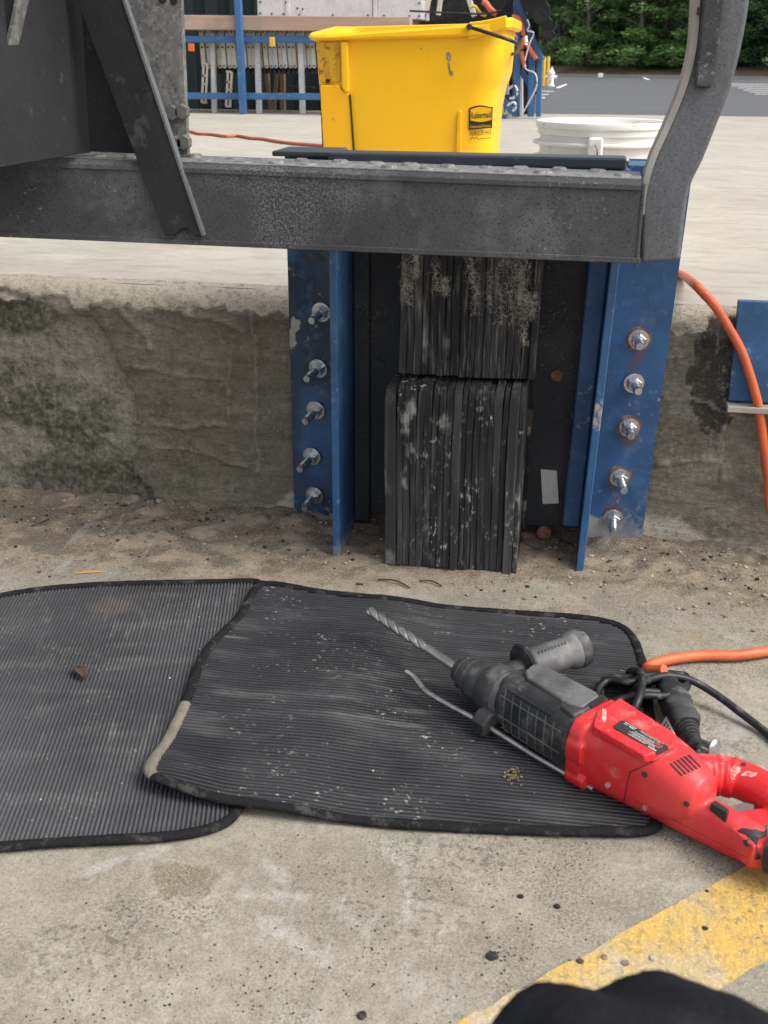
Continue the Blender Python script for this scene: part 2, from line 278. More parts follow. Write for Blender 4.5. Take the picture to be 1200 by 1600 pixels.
# ------------------------------------------------------------------ setting: ground, wall, platform, lot
def frange(a, b, st):
    n = max(1, round((b - a) / st)); return [a + (b - a) * i / n for i in range(n)]
def ground_h(x, y):
    return .0012 * fbm((x * 5, y * 5, 0), 3)
def grid_mesh(xs, ys, fn):
    mb = MB(); n = len(xs)
    mb.add([fn(x, y) for y in ys for x in xs], [(j * n + i, j * n + i + 1, (j + 1) * n + i + 1, (j + 1) * n + i) for j in range(len(ys) - 1) for i in range(n - 1)])
    return mb
def dirt_m(x, y):                     # how much sandy dirt covers the concrete
    return sstep(.30, .62, sstep(1.08, 1.46, y) * (1 - .35 * sstep(-.5, -.1, x) * sstep(1.45, 1.3, y)) + .30 * fbm((x * 5, y * 7, 5), 5))
def dirt_h(x, y):
    m = dirt_m(x, y); t = sstep(1.2, 1.5, y)
    return ground_h(x, y) + m * (.002 + .006 * t + .007 * fbm((x * 9, y * 12, 2), 5) * (.15 + t) + .0042 * fbm((x * 50, y * 50, 1), 5) * (.3 + t)) + .006 * sstep(1.45, 1.515, y) + .004 * sstep(.034, .004, math.hypot((x + .335) * .75, y - .715))
xs = frange(-14, -2, 3) + frange(-2, -1.1, .12) + frange(-1.1, .55, .007) + frange(.55, 2, .15) + frange(2, 14.01, 3) + [14]
ys = frange(-12, -1, 2.5) + frange(-1, .45, .15) + frange(.45, 1.1, .0075) + frange(1.1, 1.53, .006) + [1.53]
go = grid_mesh(xs, ys, lambda x, y: (x, y, dirt_h(x, y) if .4 < y else 0)).build('ground', M_['ground'], smooth=180, recalc=False); tag(go, kind='structure')
A = go.data.attributes.new('dirt', 'FLOAT', 'POINT'); A.data.foreach_set('value', [dirt_m(v.co.x, v.co.y) for v in go.data.vertices])
def seg_d(x, y, q):
    best = 1
    for a_, b_ in zip(q, q[1:]):
        dx, dy = b_.x - a_.x, b_.y - a_.y; t = max(0, min(1, ((x - a_.x) * dx + (y - a_.y) * dy) / (dx * dx + dy * dy))); best = min(best, math.hypot(x - a_.x - t * dx, y - a_.y - t * dy))
    return best
SM = [([G(*p) for p in q], w_) for q, w_ in (([(598, 1312), (612, 1330), (628, 1362), (640, 1392), (638, 1418), (628, 1440)], .008), ([(420, 1352), (440, 1378)], .012), ([(240, 1398), (290, 1388), (330, 1390)], .010), ([(370, 1400), (440, 1398), (480, 1405)], .010), ([(530, 1420), (552, 1440)], .009), ([(215, 1345), (250, 1330)], .012), ([(420, 1440), (470, 1480), (520, 1500)], .012), ([(140, 1360), (180, 1350)], .010))]
PILE = G(292, 1376)
def smear(x, y):
    if y > .82 or y < .5: return 0
    return max(.75 * sstep(w_, w_ * .15, seg_d(x, y, q) + .006 * fbm((x * 40, y * 40, 60), 4)) for q, w_ in SM)
A = go.data.attributes.new('smear', 'FLOAT', 'POINT'); A.data.foreach_set('value', [smear(v.co.x, v.co.y) for v in go.data.vertices])
A = go.data.attributes.new('pile', 'FLOAT', 'POINT'); A.data.foreach_set('value', [sstep(.034, .012, math.hypot((v.co.x - PILE.x) * .75, v.co.y - PILE.y) + .01 * fbm((v.co.x * 50, v.co.y * 50, 61), 4)) for v in go.data.vertices])
A = go.data.attributes.new('damp', 'FLOAT', 'POINT'); A.data.foreach_set('value', [.62 * sstep(1.24, 1.38, v.co.y + .04 * fbm((v.co.x * 9, v.co.y * 9, 3), 4)) * sstep(-.45, -.28, v.co.x) * (.5 + .5 * sstep(-.2, .3, fbm((v.co.x * 14, v.co.y * 14, 13), 4))) for v in go.data.vertices])
A = go.data.attributes.new('crumbs', 'FLOAT', 'POINT'); A.data.foreach_set('value', [dirt_m(v.co.x, v.co.y) * sstep(-.30, .4, fbm((v.co.x * 22, v.co.y * 30, 31), 5) + .25 * sstep(1.36, 1.48, v.co.y) + .12 * sstep(-.5, -.75, v.co.x)) for v in go.data.vertices])
# yellow painted stripe on the floor
sa, sb_ = G(1128, 1376), G(705, 1603); sdir = (sa - sb_).normalized(); snrm = Vector((sdir.y, -sdir.x, 0)); NR = 260
mb = MB(); rows = []
for k in range(NR + 1):
    c = sb_ - sdir * .5 + sdir * (1.6 * k / NR)
    w0 = .003 * fbm((c.x * 40, c.y * 40, 3), 4); w1 = .081 + .0035 * fbm((c.x * 40, c.y * 40, 8), 5)
    rows.append([c + snrm * (w0 + (w1 - w0) * t) for t in (0, .2, .4, .6, .8, 1)])
mb.add([(p.x, p.y, ground_h(p.x, p.y) + .0009) for r in rows for p in r], [(j * 6 + i, j * 6 + i + 1, (j + 1) * 6 + i + 1, (j + 1) * 6 + i) for j in range(NR) for i in range(5)])
tag(mb.build('floor_marking', M_['stripe'], smooth=180), kind='structure')

# dock wall: weathered face with a mortar patch, ragged lip
def px_poly(pts): return [(W(x, y, WALL_Y).x, W(x, y, WALL_Y).z) for x, y in pts]
OLD = px_poly([(-300, 448), (-100, 452), (40, 458), (110, 472), (160, 520), (178, 545), (205, 600), (214, 640), (212, 690), (215, 740), (236, 762), (250, 800), (-300, 800)])
def inside(p, poly):
    x, z = p; c = False; j = len(poly) - 1
    for i in range(len(poly)):
        (xi, zi), (xj, zj) = poly[i], poly[j]
        if (zi > z) != (zj > z) and x < (xj - xi) * (z - zi) / (zj - zi) + xi: c = not c
        j = i
    return c
RIDGE = [px_poly(q) for q in ([(392, 478), (399, 500), (402, 560), (405, 640), (404, 690), (409, 712), (404, 730)], [(215, 570), (280, 580), (352, 592)], [(240, 660), (300, 664), (362, 660)], [(365, 540), (360, 600), (362, 655)], [(150, 470), (190, 480), (232, 525), (236, 545)], [(250, 475), (300, 490), (350, 498), (385, 520)], [(215, 690), (300, 700), (390, 726)],
    [(1040, 620), (1080, 618), (1125, 640), (1180, 650)], [(1128, 660), (1126, 690), (1130, 745)], [(1030, 720), (1090, 716), (1140, 722)], [(310, 690), (340, 712)], [(120, 660), (150, 690)], [(150, 672), (176, 690)])]
def ridge_d(x, z):
    best = 1
    for q in RIDGE:
        for (ax, az), (bx, bz) in zip(q, q[1:]):
            if min(ax, bx) - .02 > x or max(ax, bx) + .02 < x or min(az, bz) - .02 > z or max(az, bz) + .02 < z: continue
            dx, dz = bx - ax, bz - az; t = max(0, min(1, ((x - ax) * dx + (z - az) * dz) / (dx * dx + dz * dz))); best = min(best, math.hypot(x - ax - t * dx, z - az - t * dz))
    return best
def wall_piece(x0, x1, name):
    xs = frange(x0, x1, .004) + [x1]; zs = frange(-.03, H - .02, .004) + [H - .02 + .02 * t for t in (0, .2, .4, .6, .75, .86, .94, .98, 1.0)]
    vs, at = [], {'old': [], 'moss': [], 'lip': [], 'tar': [], 'efflo': [], 'ridge': []}
    for z in zs:
        for x in xs:
            jx, jz = x + .012 * fbm((x * 22, z * 22, 4), 4), z + .012 * fbm((x * 22, z * 22, 9), 4)
            old = 1.0 if inside((jx, jz), OLD) else 0.0
            t = min(1, max(0, (z - (H - .045)) / .045))
            lipn = .5 + .5 * fbm((x * 14, 3.3, 1), 4)
            y = WALL_Y - .007 * (1 - old)
            y -= .0022 * fbm((x * 12, z * 22, 0), 5) + (.0035 * fbm((x * 60, z * 60, 6), 4)) * (.35 + .65 * old)
            y -= .004 * max(0, fbm((x * 5, z * 16, 12), 3)) * (1 - old)
            y -= .014 * sstep(.040, .030, H - z + .018 * fbm((x * 26, 7.7, 1), 5)) * max(0, lipn - .1) * (1 - .6 * sstep(.012, .0, H - z))          # overhanging lip crust
            rd = ridge_d(x + .006 * fbm((x * 30, z * 30, 40), 3), z + .006 * fbm((x * 30, z * 30, 44), 3)); at['ridge'].append(.75 * sstep(.005, .0005, rd)); y -= .006 * sstep(.006, .001, rd) * (.4 + .6 * sstep(-.3, .3, fbm((x * 40, z * 40, 50), 3)))
            zz = z
            if t > 0:                                                        # rounded top edge
                y += .035 * (1 - math.sqrt(max(0, 1 - t * t))) * (1 if x < -.40 else .6)
            if z >= H - 1e-4: zz = H + .002
            vs.append((x, y, zz))
            moss = 0
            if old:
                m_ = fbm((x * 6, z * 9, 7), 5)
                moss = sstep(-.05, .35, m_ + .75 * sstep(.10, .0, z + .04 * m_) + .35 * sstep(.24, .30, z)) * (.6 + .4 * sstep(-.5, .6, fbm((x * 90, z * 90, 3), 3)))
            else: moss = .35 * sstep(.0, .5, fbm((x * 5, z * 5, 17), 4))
            at['old'].append(old * (.5 + .5 * sstep(-.5, .5, fbm((x * 40, z * 40, 2), 4)))); at['moss'].append(moss)
            at['lip'].append(sstep(H - .030 - .018 * lipn, H - .016 - .018 * lipn, z + .012 * fbm((x * 40, z * 40, 21), 3)))
            tar = sstep(.035, .0, abs(x - .178) - .008 + .02 * fbm((x * 30, z * 30, 1), 3)) * sstep(.15, .2, z) * sstep(.345, .32, z) if x > 0 else 0
            at['tar'].append(tar)
            at['efflo'].append(max(0, sstep(.018, .002, z - .006 - .01 * fbm((x * 20, 0, 1), 3) - .03 * sstep(.10, .02, abs(x - .11)) - .025 * sstep(.03, .0, abs(x + .41))) * (sstep(.34, .12, x) if x > .05 else (1 if abs(x + .41) < .05 else .15))))
    n = len(xs); mb = MB(); mb.add(vs, [(j * n + i, j * n + i + 1, (j + 1) * n + i + 1, (j + 1) * n + i) for j in range(len(zs) - 1) for i in range(n - 1)])
    k = len(vs)
    o = mb.build(name, M_['wall'], smooth=180, recalc=False)
    for a, v in at.items():
        A = o.data.attributes.new(a, 'FLOAT', 'POINT'); A.data.foreach_set('value', v)
    return o
tag(wall_piece(-1.3, .75, 'dock_wall'), 'low weathered concrete dock wall with mortar patches and mossy foot behind the blue bumper', 'wall')
# wall continues to both sides, plain
def plain_wall(x0, x1, side):
    o = MB().box((x0, WALL_Y - .004, -.03), (x1, WALL_Y + .3, H + .001)).build('dock_wall', M_['wall'], bevel=.012); tag(o, 'plain run of the low concrete dock wall carrying on to the ' + side, 'wall')
plain_wall(-14, -1.3, 'left'); plain_wall(.75, 14, 'right')
# platform slab
PE = 6.64
def plat(x, y):
    z = H + .0015 * fbm((x * 6, y * 6, 0), 4) if y < 3 else H
    if y < WALL_Y + .045: z = H + .001 - .003 * max(0, 1 - (y - WALL_Y - .015) / .03)
    return (x, y, z)
xs = frange(-14, -1.4, 3) + frange(-1.4, .8, .03) + frange(.8, 14, 3) + [14]; ys = frange(WALL_Y + .015, 3, .02) + frange(3, PE + .4, .6) + [PE + .4]
tag(grid_mesh(xs, ys, plat).build('platform', M_['platform'], smooth=180), kind='structure')
tag(MB().box((-14, PE + .4, -.6), (14, PE + .55, H - .0)).build('platform_edge', M_['platform'], bevel=.01), kind='structure')
LOT = -.40
tag(MB().add([(-160, PE + .5, LOT), (160, PE + .5, LOT), (160, 92, LOT), (-160, 92, LOT)], [(0, 1, 2, 3)]).build('parking_lot', M_['asphalt']), kind='structure')
def lot_strip(pts, name='parking_line'):
    o = MB().add([(p.x, p.y, LOT + .006) for p in pts], [(0, 1, 2, 3)]).build(name, M_['line']); tag(o, kind='structure')
for q in (((868, 137), (884, 131.5), (887, 132.2), (873, 138)), ((1003, 121), (1012, 125), (1016, 124.6), (1006, 120.8)),
          ((845, 142.5), (866, 142.5), (866, 143.2), (845, 143.2)), ((845, 147.5), (857, 147.5), (857, 148.3), (845, 148.3)), ((845, 152.6), (852, 152.6), (852, 153.6), (845, 153.6))):
    lot_strip([G(x, y, LOT) for x, y in q])
for k in range(6):
    y = 131 + k * 3.2; lot_strip([G(a, b, LOT) for a, b in ((1135 + k * 9, y), (1330, y + 2.2), (1330, y + 2.8), (1135 + k * 9, y + .5))])
# far kerb and woodland floor
ka, kb = G(860, 118.5, LOT), G(1210, 124, LOT); kd = (kb - ka).normalized(); kn = Vector((-kd.y, kd.x, 0))
K0, K1 = ka - kd * 90, kb + kd * 90
mb = MB(); mb.prism([K0 + Vector((0, 0, -.05)), K0 + kn * .25 + Vector((0, 0, -.05)), K0 + kn * .25 + Vector((0, 0, .15)), K0 + Vector((0, 0, .15))], K1 - K0)
tag(mb.build('kerb', M_['kerb']), kind='structure')
mb = MB(); nx = 60
def wf(i, j):
    p = K0 + (K1 - K0) * (i / nx) + kn * (.25 + [0, 1.2, 3, 8, 25, 60][j]); b = [.12, .45, .7, .8, 1.2, 3][j]
    return (p.x, p.y, LOT + b + (.25 * fbm((p.x * .5, p.y * .5, 0), 3) if 0 < j else 0))
mb.add([wf(i, j) for j in range(6) for i in range(nx + 1)], [(j * (nx + 1) + i, j * (nx + 1) + i + 1, (j + 1) * (nx + 1) + i + 1, (j + 1) * (nx + 1) + i) for j in range(5) for i in range(nx)])
tag(mb.build('woodland_floor', M_['litter'], smooth=180), kind='structure')
# ------------------------------------------------------------------ trees at the far edge of the lot
def leaf_cloud(mb, c, r, n, size, rg, droop=.3):
    for _ in range(n):
        while True:
            p = Vector((rg.uniform(-1, 1), rg.uniform(-1, 1), rg.uniform(-1, 1)))
            if .15 < p.length < 1: break
        p = Vector((p.x * r[0], p.y * r[1], p.z * r[2])) + c
        s = size * rg.uniform(.55, 1.3); a = Vector((rg.uniform(-1, 1), rg.uniform(-1, 1), rg.uniform(-droop, droop))).normalized()
        b = a.cross(Vector((rg.uniform(-.6, .6), rg.uniform(-.6, .6), 1))).normalized()
        mb.add([p - a * s, p - b * s * .45, p + a * s, p + b * s * .45], [(0, 1, 2, 3)])
def tree_proto(seed, h, m, lsize, nclump, conifer=False):
    rg = random.Random(seed); o = (0, 0, 0)
    root = thing('tree', o, None, 'tree', 'trees along the far edge of the parking lot')
    tr = MB(); bend = [Vector((.25 * math.sin(k * .9 + seed), .25 * math.cos(k * 1.3 + seed), h * k / 8)) * (1 if k else 0) for k in range(9)]
    tr.tube(bend, [.19 * (1 - k / 10) for k in range(9)], 7)
    cr = MB()
    for k in range(nclump):
        t = rg.random() ** 1.25; z = .6 + (h - 1) * t; sp = (2.6 * (1 - t * .65) if not conifer else 2.2 * (1 - t * .85)) * rg.uniform(.35, 1.1); a = rg.uniform(0, 6.28)
        c = Vector((math.cos(a) * sp, math.sin(a) * sp, z)); b0 = Vector((0, 0, max(.3, z - rg.uniform(.3, 1.0))))
        tr.tube([b0, (b0 + c) / 2 + Vector((0, 0, .1)), c], [.05, .035, .012], 4, cap=False)
        leaf_cloud(cr, c, (rg.uniform(.6, 1.2), rg.uniform(.6, 1.2), rg.uniform(.22, .5)), rg.randint(60, 95), lsize * 1.15, rg)
    tr.build('trunk', M_['bark'], root, smooth=60); cr.build('crown', m, root)
    return root
protos = [tree_proto(3, 13, M_['leaf_a'], .17, 120), tree_proto(5, 15, M_['leaf_b'], .16, 120), tree_proto(8, 11, M_['leaf_a'], .15, 100), tree_proto(12, 17, M_['leaf_c'], .13, 120, True)]
tl = ['broad fresh green tree', 'tall dark green tree', 'small bushy light green tree', 'tall dark conifer']
tspots = []   # (photo x along the kerb line, metres behind the kerb, kind, scale)
for k, (px, off, kind, sc) in enumerate([(862, 5.5, 1, 1), (885, 2.6, 0, .95), (912, 7, 1, 1.05), (938, 8, 3, 1), (965, 2.8, 0, 1.05), (990, 4, 2, 1.1), (1012, 9, 3, 1.05), (1034, 3.2, 0, .9), (1058, 5, 1, 1), (1082, 3, 2, 1), (1130, 6, 0, 1),
        (1165, 4, 3, .9), (1188, 3, 1, .95), (1215, 6, 3, 1.1), (820, 4, 0, 1), (780, 6, 1, 1), (1260, 4, 2, 1.1)]):
    p = G(px, 118.5 + (px - 860) * 5.5 / 350, LOT) + kn * off
    side = {862: 'first from the left', 885: 'second from the left', 912: 'third from the left', 938: 'fourth from the left'}.get(px)
    tspots.append((p, kind, sc, px))
used = set()
where = {862: 'directly right of the black tarp', 885: 'above the white hydrant', 912: 'at the far kerb right of the hydrant', 938: 'behind the white marker block on the kerb',
         965: 'leaning out over the middle of the far kerb', 990: 'at the middle of the far kerb, crown nearly to the ground', 1012: 'set well back in the dark wood right of centre', 1034: 'just left of the bent guard post',
         1058: 'half hidden by the left edge of the bent guard post', 1082: 'hidden by the bent guard post', 1130: 'behind the bent guard post', 1165: 'just right of the bent guard post', 1188: 'at the right edge of the photo', 1215: 'just beyond the right edge of the photo',
         820: 'behind the blue rack end', 780: 'behind the yellow bucket', 1260: 'farther along the kerb to the right'}
for i, (p, kind, sc, px) in enumerate(tspots):
    o = protos[kind] if kind not in used else copy_tree(protos[kind]); used.add(kind)
    o.location = (p.x, p.y, LOT + .3); o.rotation_euler.z = i * 2.1; o.scale = (sc, sc, sc * (1 + .1 * math.sin(i)))
    o['label'] = ' '.join((tl[kind] + ' ' + where[px]).split()[:16])
# wooded slope rising behind the trees
M_['slope'] = mat('wooded_slope', (.030, .055, .024), [(.8, .42, .64, (.012, .022, .012), .9, 8), (2.5, .52, .68, (.07, .12, .045), .8, 8)], rough=.95, bump=[(1.2, 1.0, .6)])
mb = MB(); nx = 160; pr_ = [(34, .6), (36, 4), (38, 8), (41, 12), (46, 15.5), (54, 18), (80, 20)]
mb.add([tuple((lambda p, b: (p.x, p.y, LOT + b * (1 + .22 * fbm((p.x * .12, p.y * .12, b), 4))))(K0 - kd * 60 + (K1 - K0 + kd * 120) * (i / nx) + kn * (o_ + 2.5 * fbm((i * .35, o_ * .2, 3), 4)), b)) for o_, b in pr_ for i in range(nx + 1)],
       [(j * (nx + 1) + i, j * (nx + 1) + i + 1, (j + 1) * (nx + 1) + i + 1, (j + 1) * (nx + 1) + i) for j in range(6) for i in range(nx)])
tag(mb.build('hill', M_['slope'], smooth=180), kind='structure')
# far wood behind and undergrowth
mb = MB(); rg = random.Random(77)
for k in range(1300):
    t = rg.uniform(-.3, 1.35); p = ka + (kb - ka) * t + kn * rg.uniform(18, 34)
    leaf_cloud(mb, Vector((p.x, p.y, LOT + .8 + 13 * rg.random() ** 1.4)), (2.6, 2.2, 1.6), 44, .8, rg)
for k in range(600):
    t = rg.uniform(-.15, 1.3); p = ka + (kb - ka) * t + kn * rg.uniform(9, 26)
    leaf_cloud(mb, Vector((p.x, p.y, LOT + 1.0 + 14 * rg.random() ** 1.6)), (2.2, 2, 1.4), 46, .30, rg)
for k in range(260):
    p = ka + (kd * rg.uniform(-50, 90)) + kn * rg.uniform(12, 22)
    leaf_cloud(mb, Vector((p.x, p.y, LOT + rg.uniform(.5, 14))), (4, 3, 2.5), 60, .5, rg)
tag(mb.build('far_wood', M_['leaf_b'], recalc=False), 'dark mass of woodland behind the trees at the lot edge', 'woodland', kind='stuff')
mb = MB()
for k in range(90):
    p = ka + (kb - ka) * rg.uniform(-.1, 1.15) + kn * rg.uniform(1.2, 6)
    leaf_cloud(mb, Vector((p.x, p.y, LOT + .4 + rg.uniform(0, .35))), (.7, .6, .35), rg.choice((6, 16, 30)), .13, rg)
tag(mb.build('undergrowth', M_['leaf_b'], recalc=False), 'low undergrowth and brush behind the far kerb', 'undergrowth', kind='stuff')
# hydrant, bollards, marker
hp = G(860.5, 135, LOT); t = thing('fire_hydrant', hp, 'small white fire hydrant standing at the edge of the parking lot', 'fire hydrant')
MB().lathe([(.17, 0), (.17, .05), (.115, .07), (.115, .48), (.15, .50), (.15, .54), (.12, .58), (.07, .68), (.04, .72), (.04, .78)], hp, n=16).build('barrel', M_['line'], t, smooth=40)
for s in (-1, 1): MB().cyl(hp + Vector((s * .08, 0, .38)), hp + Vector((s * .24, 0, .38)), .065).build('side_nozzle', M_['line'], t, smooth=40)
MB().cyl(hp + Vector((0, -.08, .32)), hp + Vector((0, -.22, .32)), .08).build('front_nozzle', M_['line'], t, smooth=40)
M_['bollard'] = mat('yellow_bollard', (.62, .40, .03), [(3, .5, .7, (.5, .31, .03), .6)], rough=.6)
for px, lb in ((848.3, 'yellow bollard post, left of the pair by the white hydrant'), (854.5, 'yellow bollard post, right of the pair by the white hydrant')):
    p = G(px, 134, LOT); r = .075
    o = MB().lathe([(r, 0), (r, 1.12), (r * .8, 1.18), (r * .3, 1.2)], p, n=16).build('bollard', M_['bollard'], smooth=40); tag(o, lb, 'bollard', 'yellow bollards by the hydrant')
p = G(938, 121, LOT); tag(MB().box((p.x - .16, p.y, LOT), (p.x + .16, p.y + .3, LOT + .26)).build('marker_block', M_['line'], bevel=.03), 'small white marker block standing at the far kerb of the lot', 'marker')

# ------------------------------------------------------------------ steel rack with conveyors on the platform
RY = 6.62
t = thing('storage_box', (-3.2, 8.6, LOT), 'dark green grey storage container standing behind the blue rack', 'container')
MB().box((-6, 7.6, LOT + .12), (-.95, 10, 3.0)).build('body', M_['container'], t, bevel=.02)
for k in range(30): MB().box((-5.9 + k * .166, 7.575, LOT + .2), (-5.82 + k * .166, 7.598, 2.9)).build('corrugation', M_['container'], t)
MB().box((-6, 7.62, LOT), (-.95, 9.98, LOT + .118)).build('skid', M_['dark'], t)
rk = thing('steel_rack', (-1.5, RY, H), 'blue painted steel rack frame standing behind the yellow bucket', 'rack')
def bar(mb, a, b, Y, wd, dp=.04, Y2=None):     # flat bar between two photo points on plane Y
    A, B = W(*a, Y), W(*b, Y if Y2 is None else Y2); d = (B - A).normalized(); s = d.cross(Vector((0, 1, 0))).normalized() * wd / 2; e = Vector((0, dp, 0))
    return mb.hexa([A - s, A + s, A + s + e, A - s + e, B - s, B + s, B + s + e, B - s + e])
px = 7 / F_PX
def rod(name, m, a, b, Y, wpx, parent, dp=.04, Y2=None, bevel=.004):
    return bar(MB(), a, b, Y, wpx * px, dp, Y2).build(name, m, parent, bevel=bevel)
rod('post', M_['rack_blue'], (367.5, -60), (378.5, 177), RY - .05, 9.5, rk)
rod('rail', M_['rack_blue'], (150, 61), (800, 62), RY, 9, rk); rod('rail', M_['rack_blue'], (150, 149), (800, 153), RY, 9, rk)
rod('post', M_['rack_blue'], (180, -60), (186, 175), RY - .05, 9.5, rk)
for x, y0, wd in ((806, -20, 10), (829, 55, 9), (841, 92, 7)): rod('post', M_['rack_blue'], (x + (2 if x == 806 else 2.5), y0), (x, 182.5), RY - .05, wd, rk)
rod('sloping_rail', M_['rack_blue'], (795, -30), (846, 95), RY - .1, 8, rk)
rod('diagonal_brace', M_['rack_blue'], (770, 138), (801, 176), RY - .06, 8, rk)
rod('diagonal_brace', M_['rack_blue'], (812, 108), (836, 148), RY - .02, 7, rk)
rod('foot_plate', M_['rack_blue'], (772, 181), (792, 182.5), RY - .12, 5, rk)
rod('yellow_foot', M_['bollard'], (776, 178), (790, 178.5), RY - .1, 4, rk)
for pts in ([(793, 60), (803, 54), (808, 60), (803, 68), (795, 70)], [(794, 140), (803, 134), (808, 142), (804, 152), (796, 154)], [(793, 165), (802, 160), (807, 166), (801, 174)]):
    MB().tube(crom([W(x, y, RY - .12) for x, y in pts], 4), 2.0 * px, 6).build('hook', M_['alu'], rk, smooth=60)
# wooden plank and aluminium roller frame on top
pl = bar(MB(), (180, 34), (640, 38), RY - .02, 19 * px, .35).build('wooden_plank', M_['wood'], bevel=.004); tag(pl, 'long pinkish wooden plank lying along the top of the blue rack', 'plank')
af = thing('conveyor_section', W(530, 27, RY + .1), 'grey aluminium roller frame lying on top of the wooden plank', 'conveyor frame')
for a, b in (((402, 12), (446, 12.5)), ((452, 12.5), (582, 14)), ((590, 14), (659, 15))): bar(MB(), a, b, RY + .08, 25 * px, .3).build('side_panel', M_['alu'], af, bevel=.003)
for x in (449, 586): bar(MB(), (x, -4), (x, 27), RY + .075, 6 * px, .3).build('joint_strip', M_['alu'], af, bevel=.003)
for x, y in ((407, 3), (407, 21), (425, 21.5), (443, 22), (447, 4), (468, 23), (520, 23.5), (575, 24), (600, 24.5), (640, 25), (655, 25), (655, 5), (465, 13), (473, 14)):
    c = W(x, y, RY + .08); MB().cyl(c + Vector((0, -.006, 0)), c, 1.3 * px, 8).build('rivet', M_['dark'], af)
# accordion conveyors
def accordion(x0, x1, n, label, legs, slots):
    a = thing('accordion_conveyor', W((x0 + x1) / 2, 175, RY + .2), label, 'conveyor', 'folded accordion conveyors in the rack')
    Y = RY + .12
    for k in range(n):
        x = x0 + (x1 - x0) * (k + .5) / n; lean = 4.5; mb = MB()
        P = [W(x - lean / 2, 49, Y), W(x + lean / 2, 103, Y)]; d = (P[1] - P[0]).normalized(); s = d.cross(Vector((0, 1, 0))); r = (x1 - x0) / n * .42 * px; ring = []
        for i in range(7): ring.append(P[0] + (s * math.cos(math.pi * i / 6) - d * math.sin(math.pi * i / 6)) * r)
        for i in range(7): ring.append(P[1] + (-s * math.cos(math.pi * i / 6) + d * math.sin(math.pi * i / 6)) * r)
        dy = .012 * (k % 2); mb.prism([q + Vector((0, dy, 0)) for q in ring], (0, .012, 0)); mb.build('link', M_['alu'] if k % 3 else M_['cream'], a, bevel=.002)
        for yy in (50, 74, 103):
            c = W(x + (yy - 77) / 51 * lean, yy, Y) + Vector((0, dy, 0)); MB().cyl(c + Vector((0, -.008, 0)), c, 1.2 * px, 8).build('pivot', M_['dark'], a)
        for yy in (42, 112):
            c = W(x, yy, Y + .05); MB().lathe([(2.2 * px, 0), (3.2 * px, .01), (3.2 * px, .3), (2.2 * px, .31)], c, (0, 1, 0), 10).build('roller', M_['dark'], a, smooth=40)
    for x, y0, y1, wd in legs: rod('leg', M_['alu'], (x, y0), (x + 3, y1), Y - .03, wd, a, .03)
    for x, y0, y1 in slots:
        mb = MB(); L = (y1 - y0)
        for dx in (-3, 3): bar(mb, (x + dx + 2, y0), (x + dx - 1, y1), Y - .02, 3 * px, .008)
        for f in (0, .3, .52, .78, 1): bar(mb, (x - 4, y0 + L * f), (x + 4, y0 + L * f), Y - .02, 3 * px, .008)
        mb.build('slotted_bracket', M_['cream'], a)
    return a
accordion(312, 408, 12, 'folded aluminium accordion conveyor behind the blue rack post, left one', [(331, 50, 178, 7), (401, 66, 178, 8)], [(319, 100, 160), (357, 112, 166)])
accordion(410, 492, 11, 'folded aluminium accordion conveyor just left of the yellow bucket', [(469, 66, 178, 8)], [])
for x, y0, x1, y1, wd, lb in ((415, 112, 424, 180, 7, 'thin dark brown board leaning behind the conveyor legs, left one'), (433, 112, 427, 180, 7, 'thin dark brown board leaning behind the conveyor legs, right one'), (440, 112, 441, 180, 8, 'upright light brown board behind the conveyor legs')):
    tag(rod('board', M_['brown'], (x, y0), (x1, y1), RY + .6, wd, None), lb, 'board', 'boards behind the conveyors')
tag(rod('plank_stack', M_['dark'], (452, 136), (490, 137), RY + .5, 3, None), 'dark bar seen between the conveyor leg and the bucket', 'bar')
for x0, y0, x1, y1, m_, lb in ((421, 58, 428, 73, 'bollard', 'small yellow label hanging on the accordion conveyor links'), (294, 68, 302, 80, 'orange', 'small orange tag behind the upper blue rail at the left')):
    a_, b_ = W(x0, y1, RY - .06), W(x1, y0, RY - .06); tag(MB().box((a_.x, a_.y, a_.z), (b_.x, b_.y + .02, b_.z)).build('tag', M_[m_], bevel=.003), lb, 'tag')
# black netting of rollers behind the plank
bt = thing('roller_pile', W(400, 50, RY + .3), 'dark pile of black rollers behind the upper blue rail', 'roller pile')
for k in range(34):
    c = W(288 + k * 6.2, 43 + 2.5 * math.sin(k * 2.1), RY + .15 + .05 * (k % 3)); MB().cyl(c, c + Vector((.02, .25, .0)), 3 * px, 8).build('roller', M_['dark'], bt, smooth=40)
# clutter at the right of the rack
def cable(name, m, pts, Y, r, label, cat, n=8):
    P = crom([W(x, y, Y + (dy if dy else 0)) for x, y, dy in [(q + (0,))[:3] for q in pts]], 6); return tag(MB().tube(P, r, n).build(name, m, smooth=60), label, cat)
cable('hose', M_['cable'], [(640, 17), (680, 19), (720, 21), (760, 21), (785, 14), (792, -5)], RY - .1, 1.3 * px, 'dark hose sagging across the rack above the bucket rim', 'hose')
cable('strap', M_['orange'], [(800, 26), (812, 30), (818, 55), (815, 80), (820, 105)], RY - .16, 3 * px, 'faded orange strap hanging from the rack end', 'strap')
cable('strap', M_['orange'], [(822, 66), (830, 80), (838, 92)], RY - .17, 3.2 * px, 'short orange strap hooked at the sloping blue rail', 'strap')
cable('cable', M_['alu'], [(824, 30), (827, 40), (824, 48), (834, 52), (826, 72), (820, 105), (836, 115), (838, 135), (826, 160), (815, 180)], RY - .2, 1.0 * px, 'pale grey cable dangling down the rack end', 'cable')
cable('cable', M_['cable'], [(800, 60), (803, 90), (801, 120), (806, 150), (811, 182)], RY - .18, .9 * px, 'thin black cable hanging beside the first rack end post', 'cable')
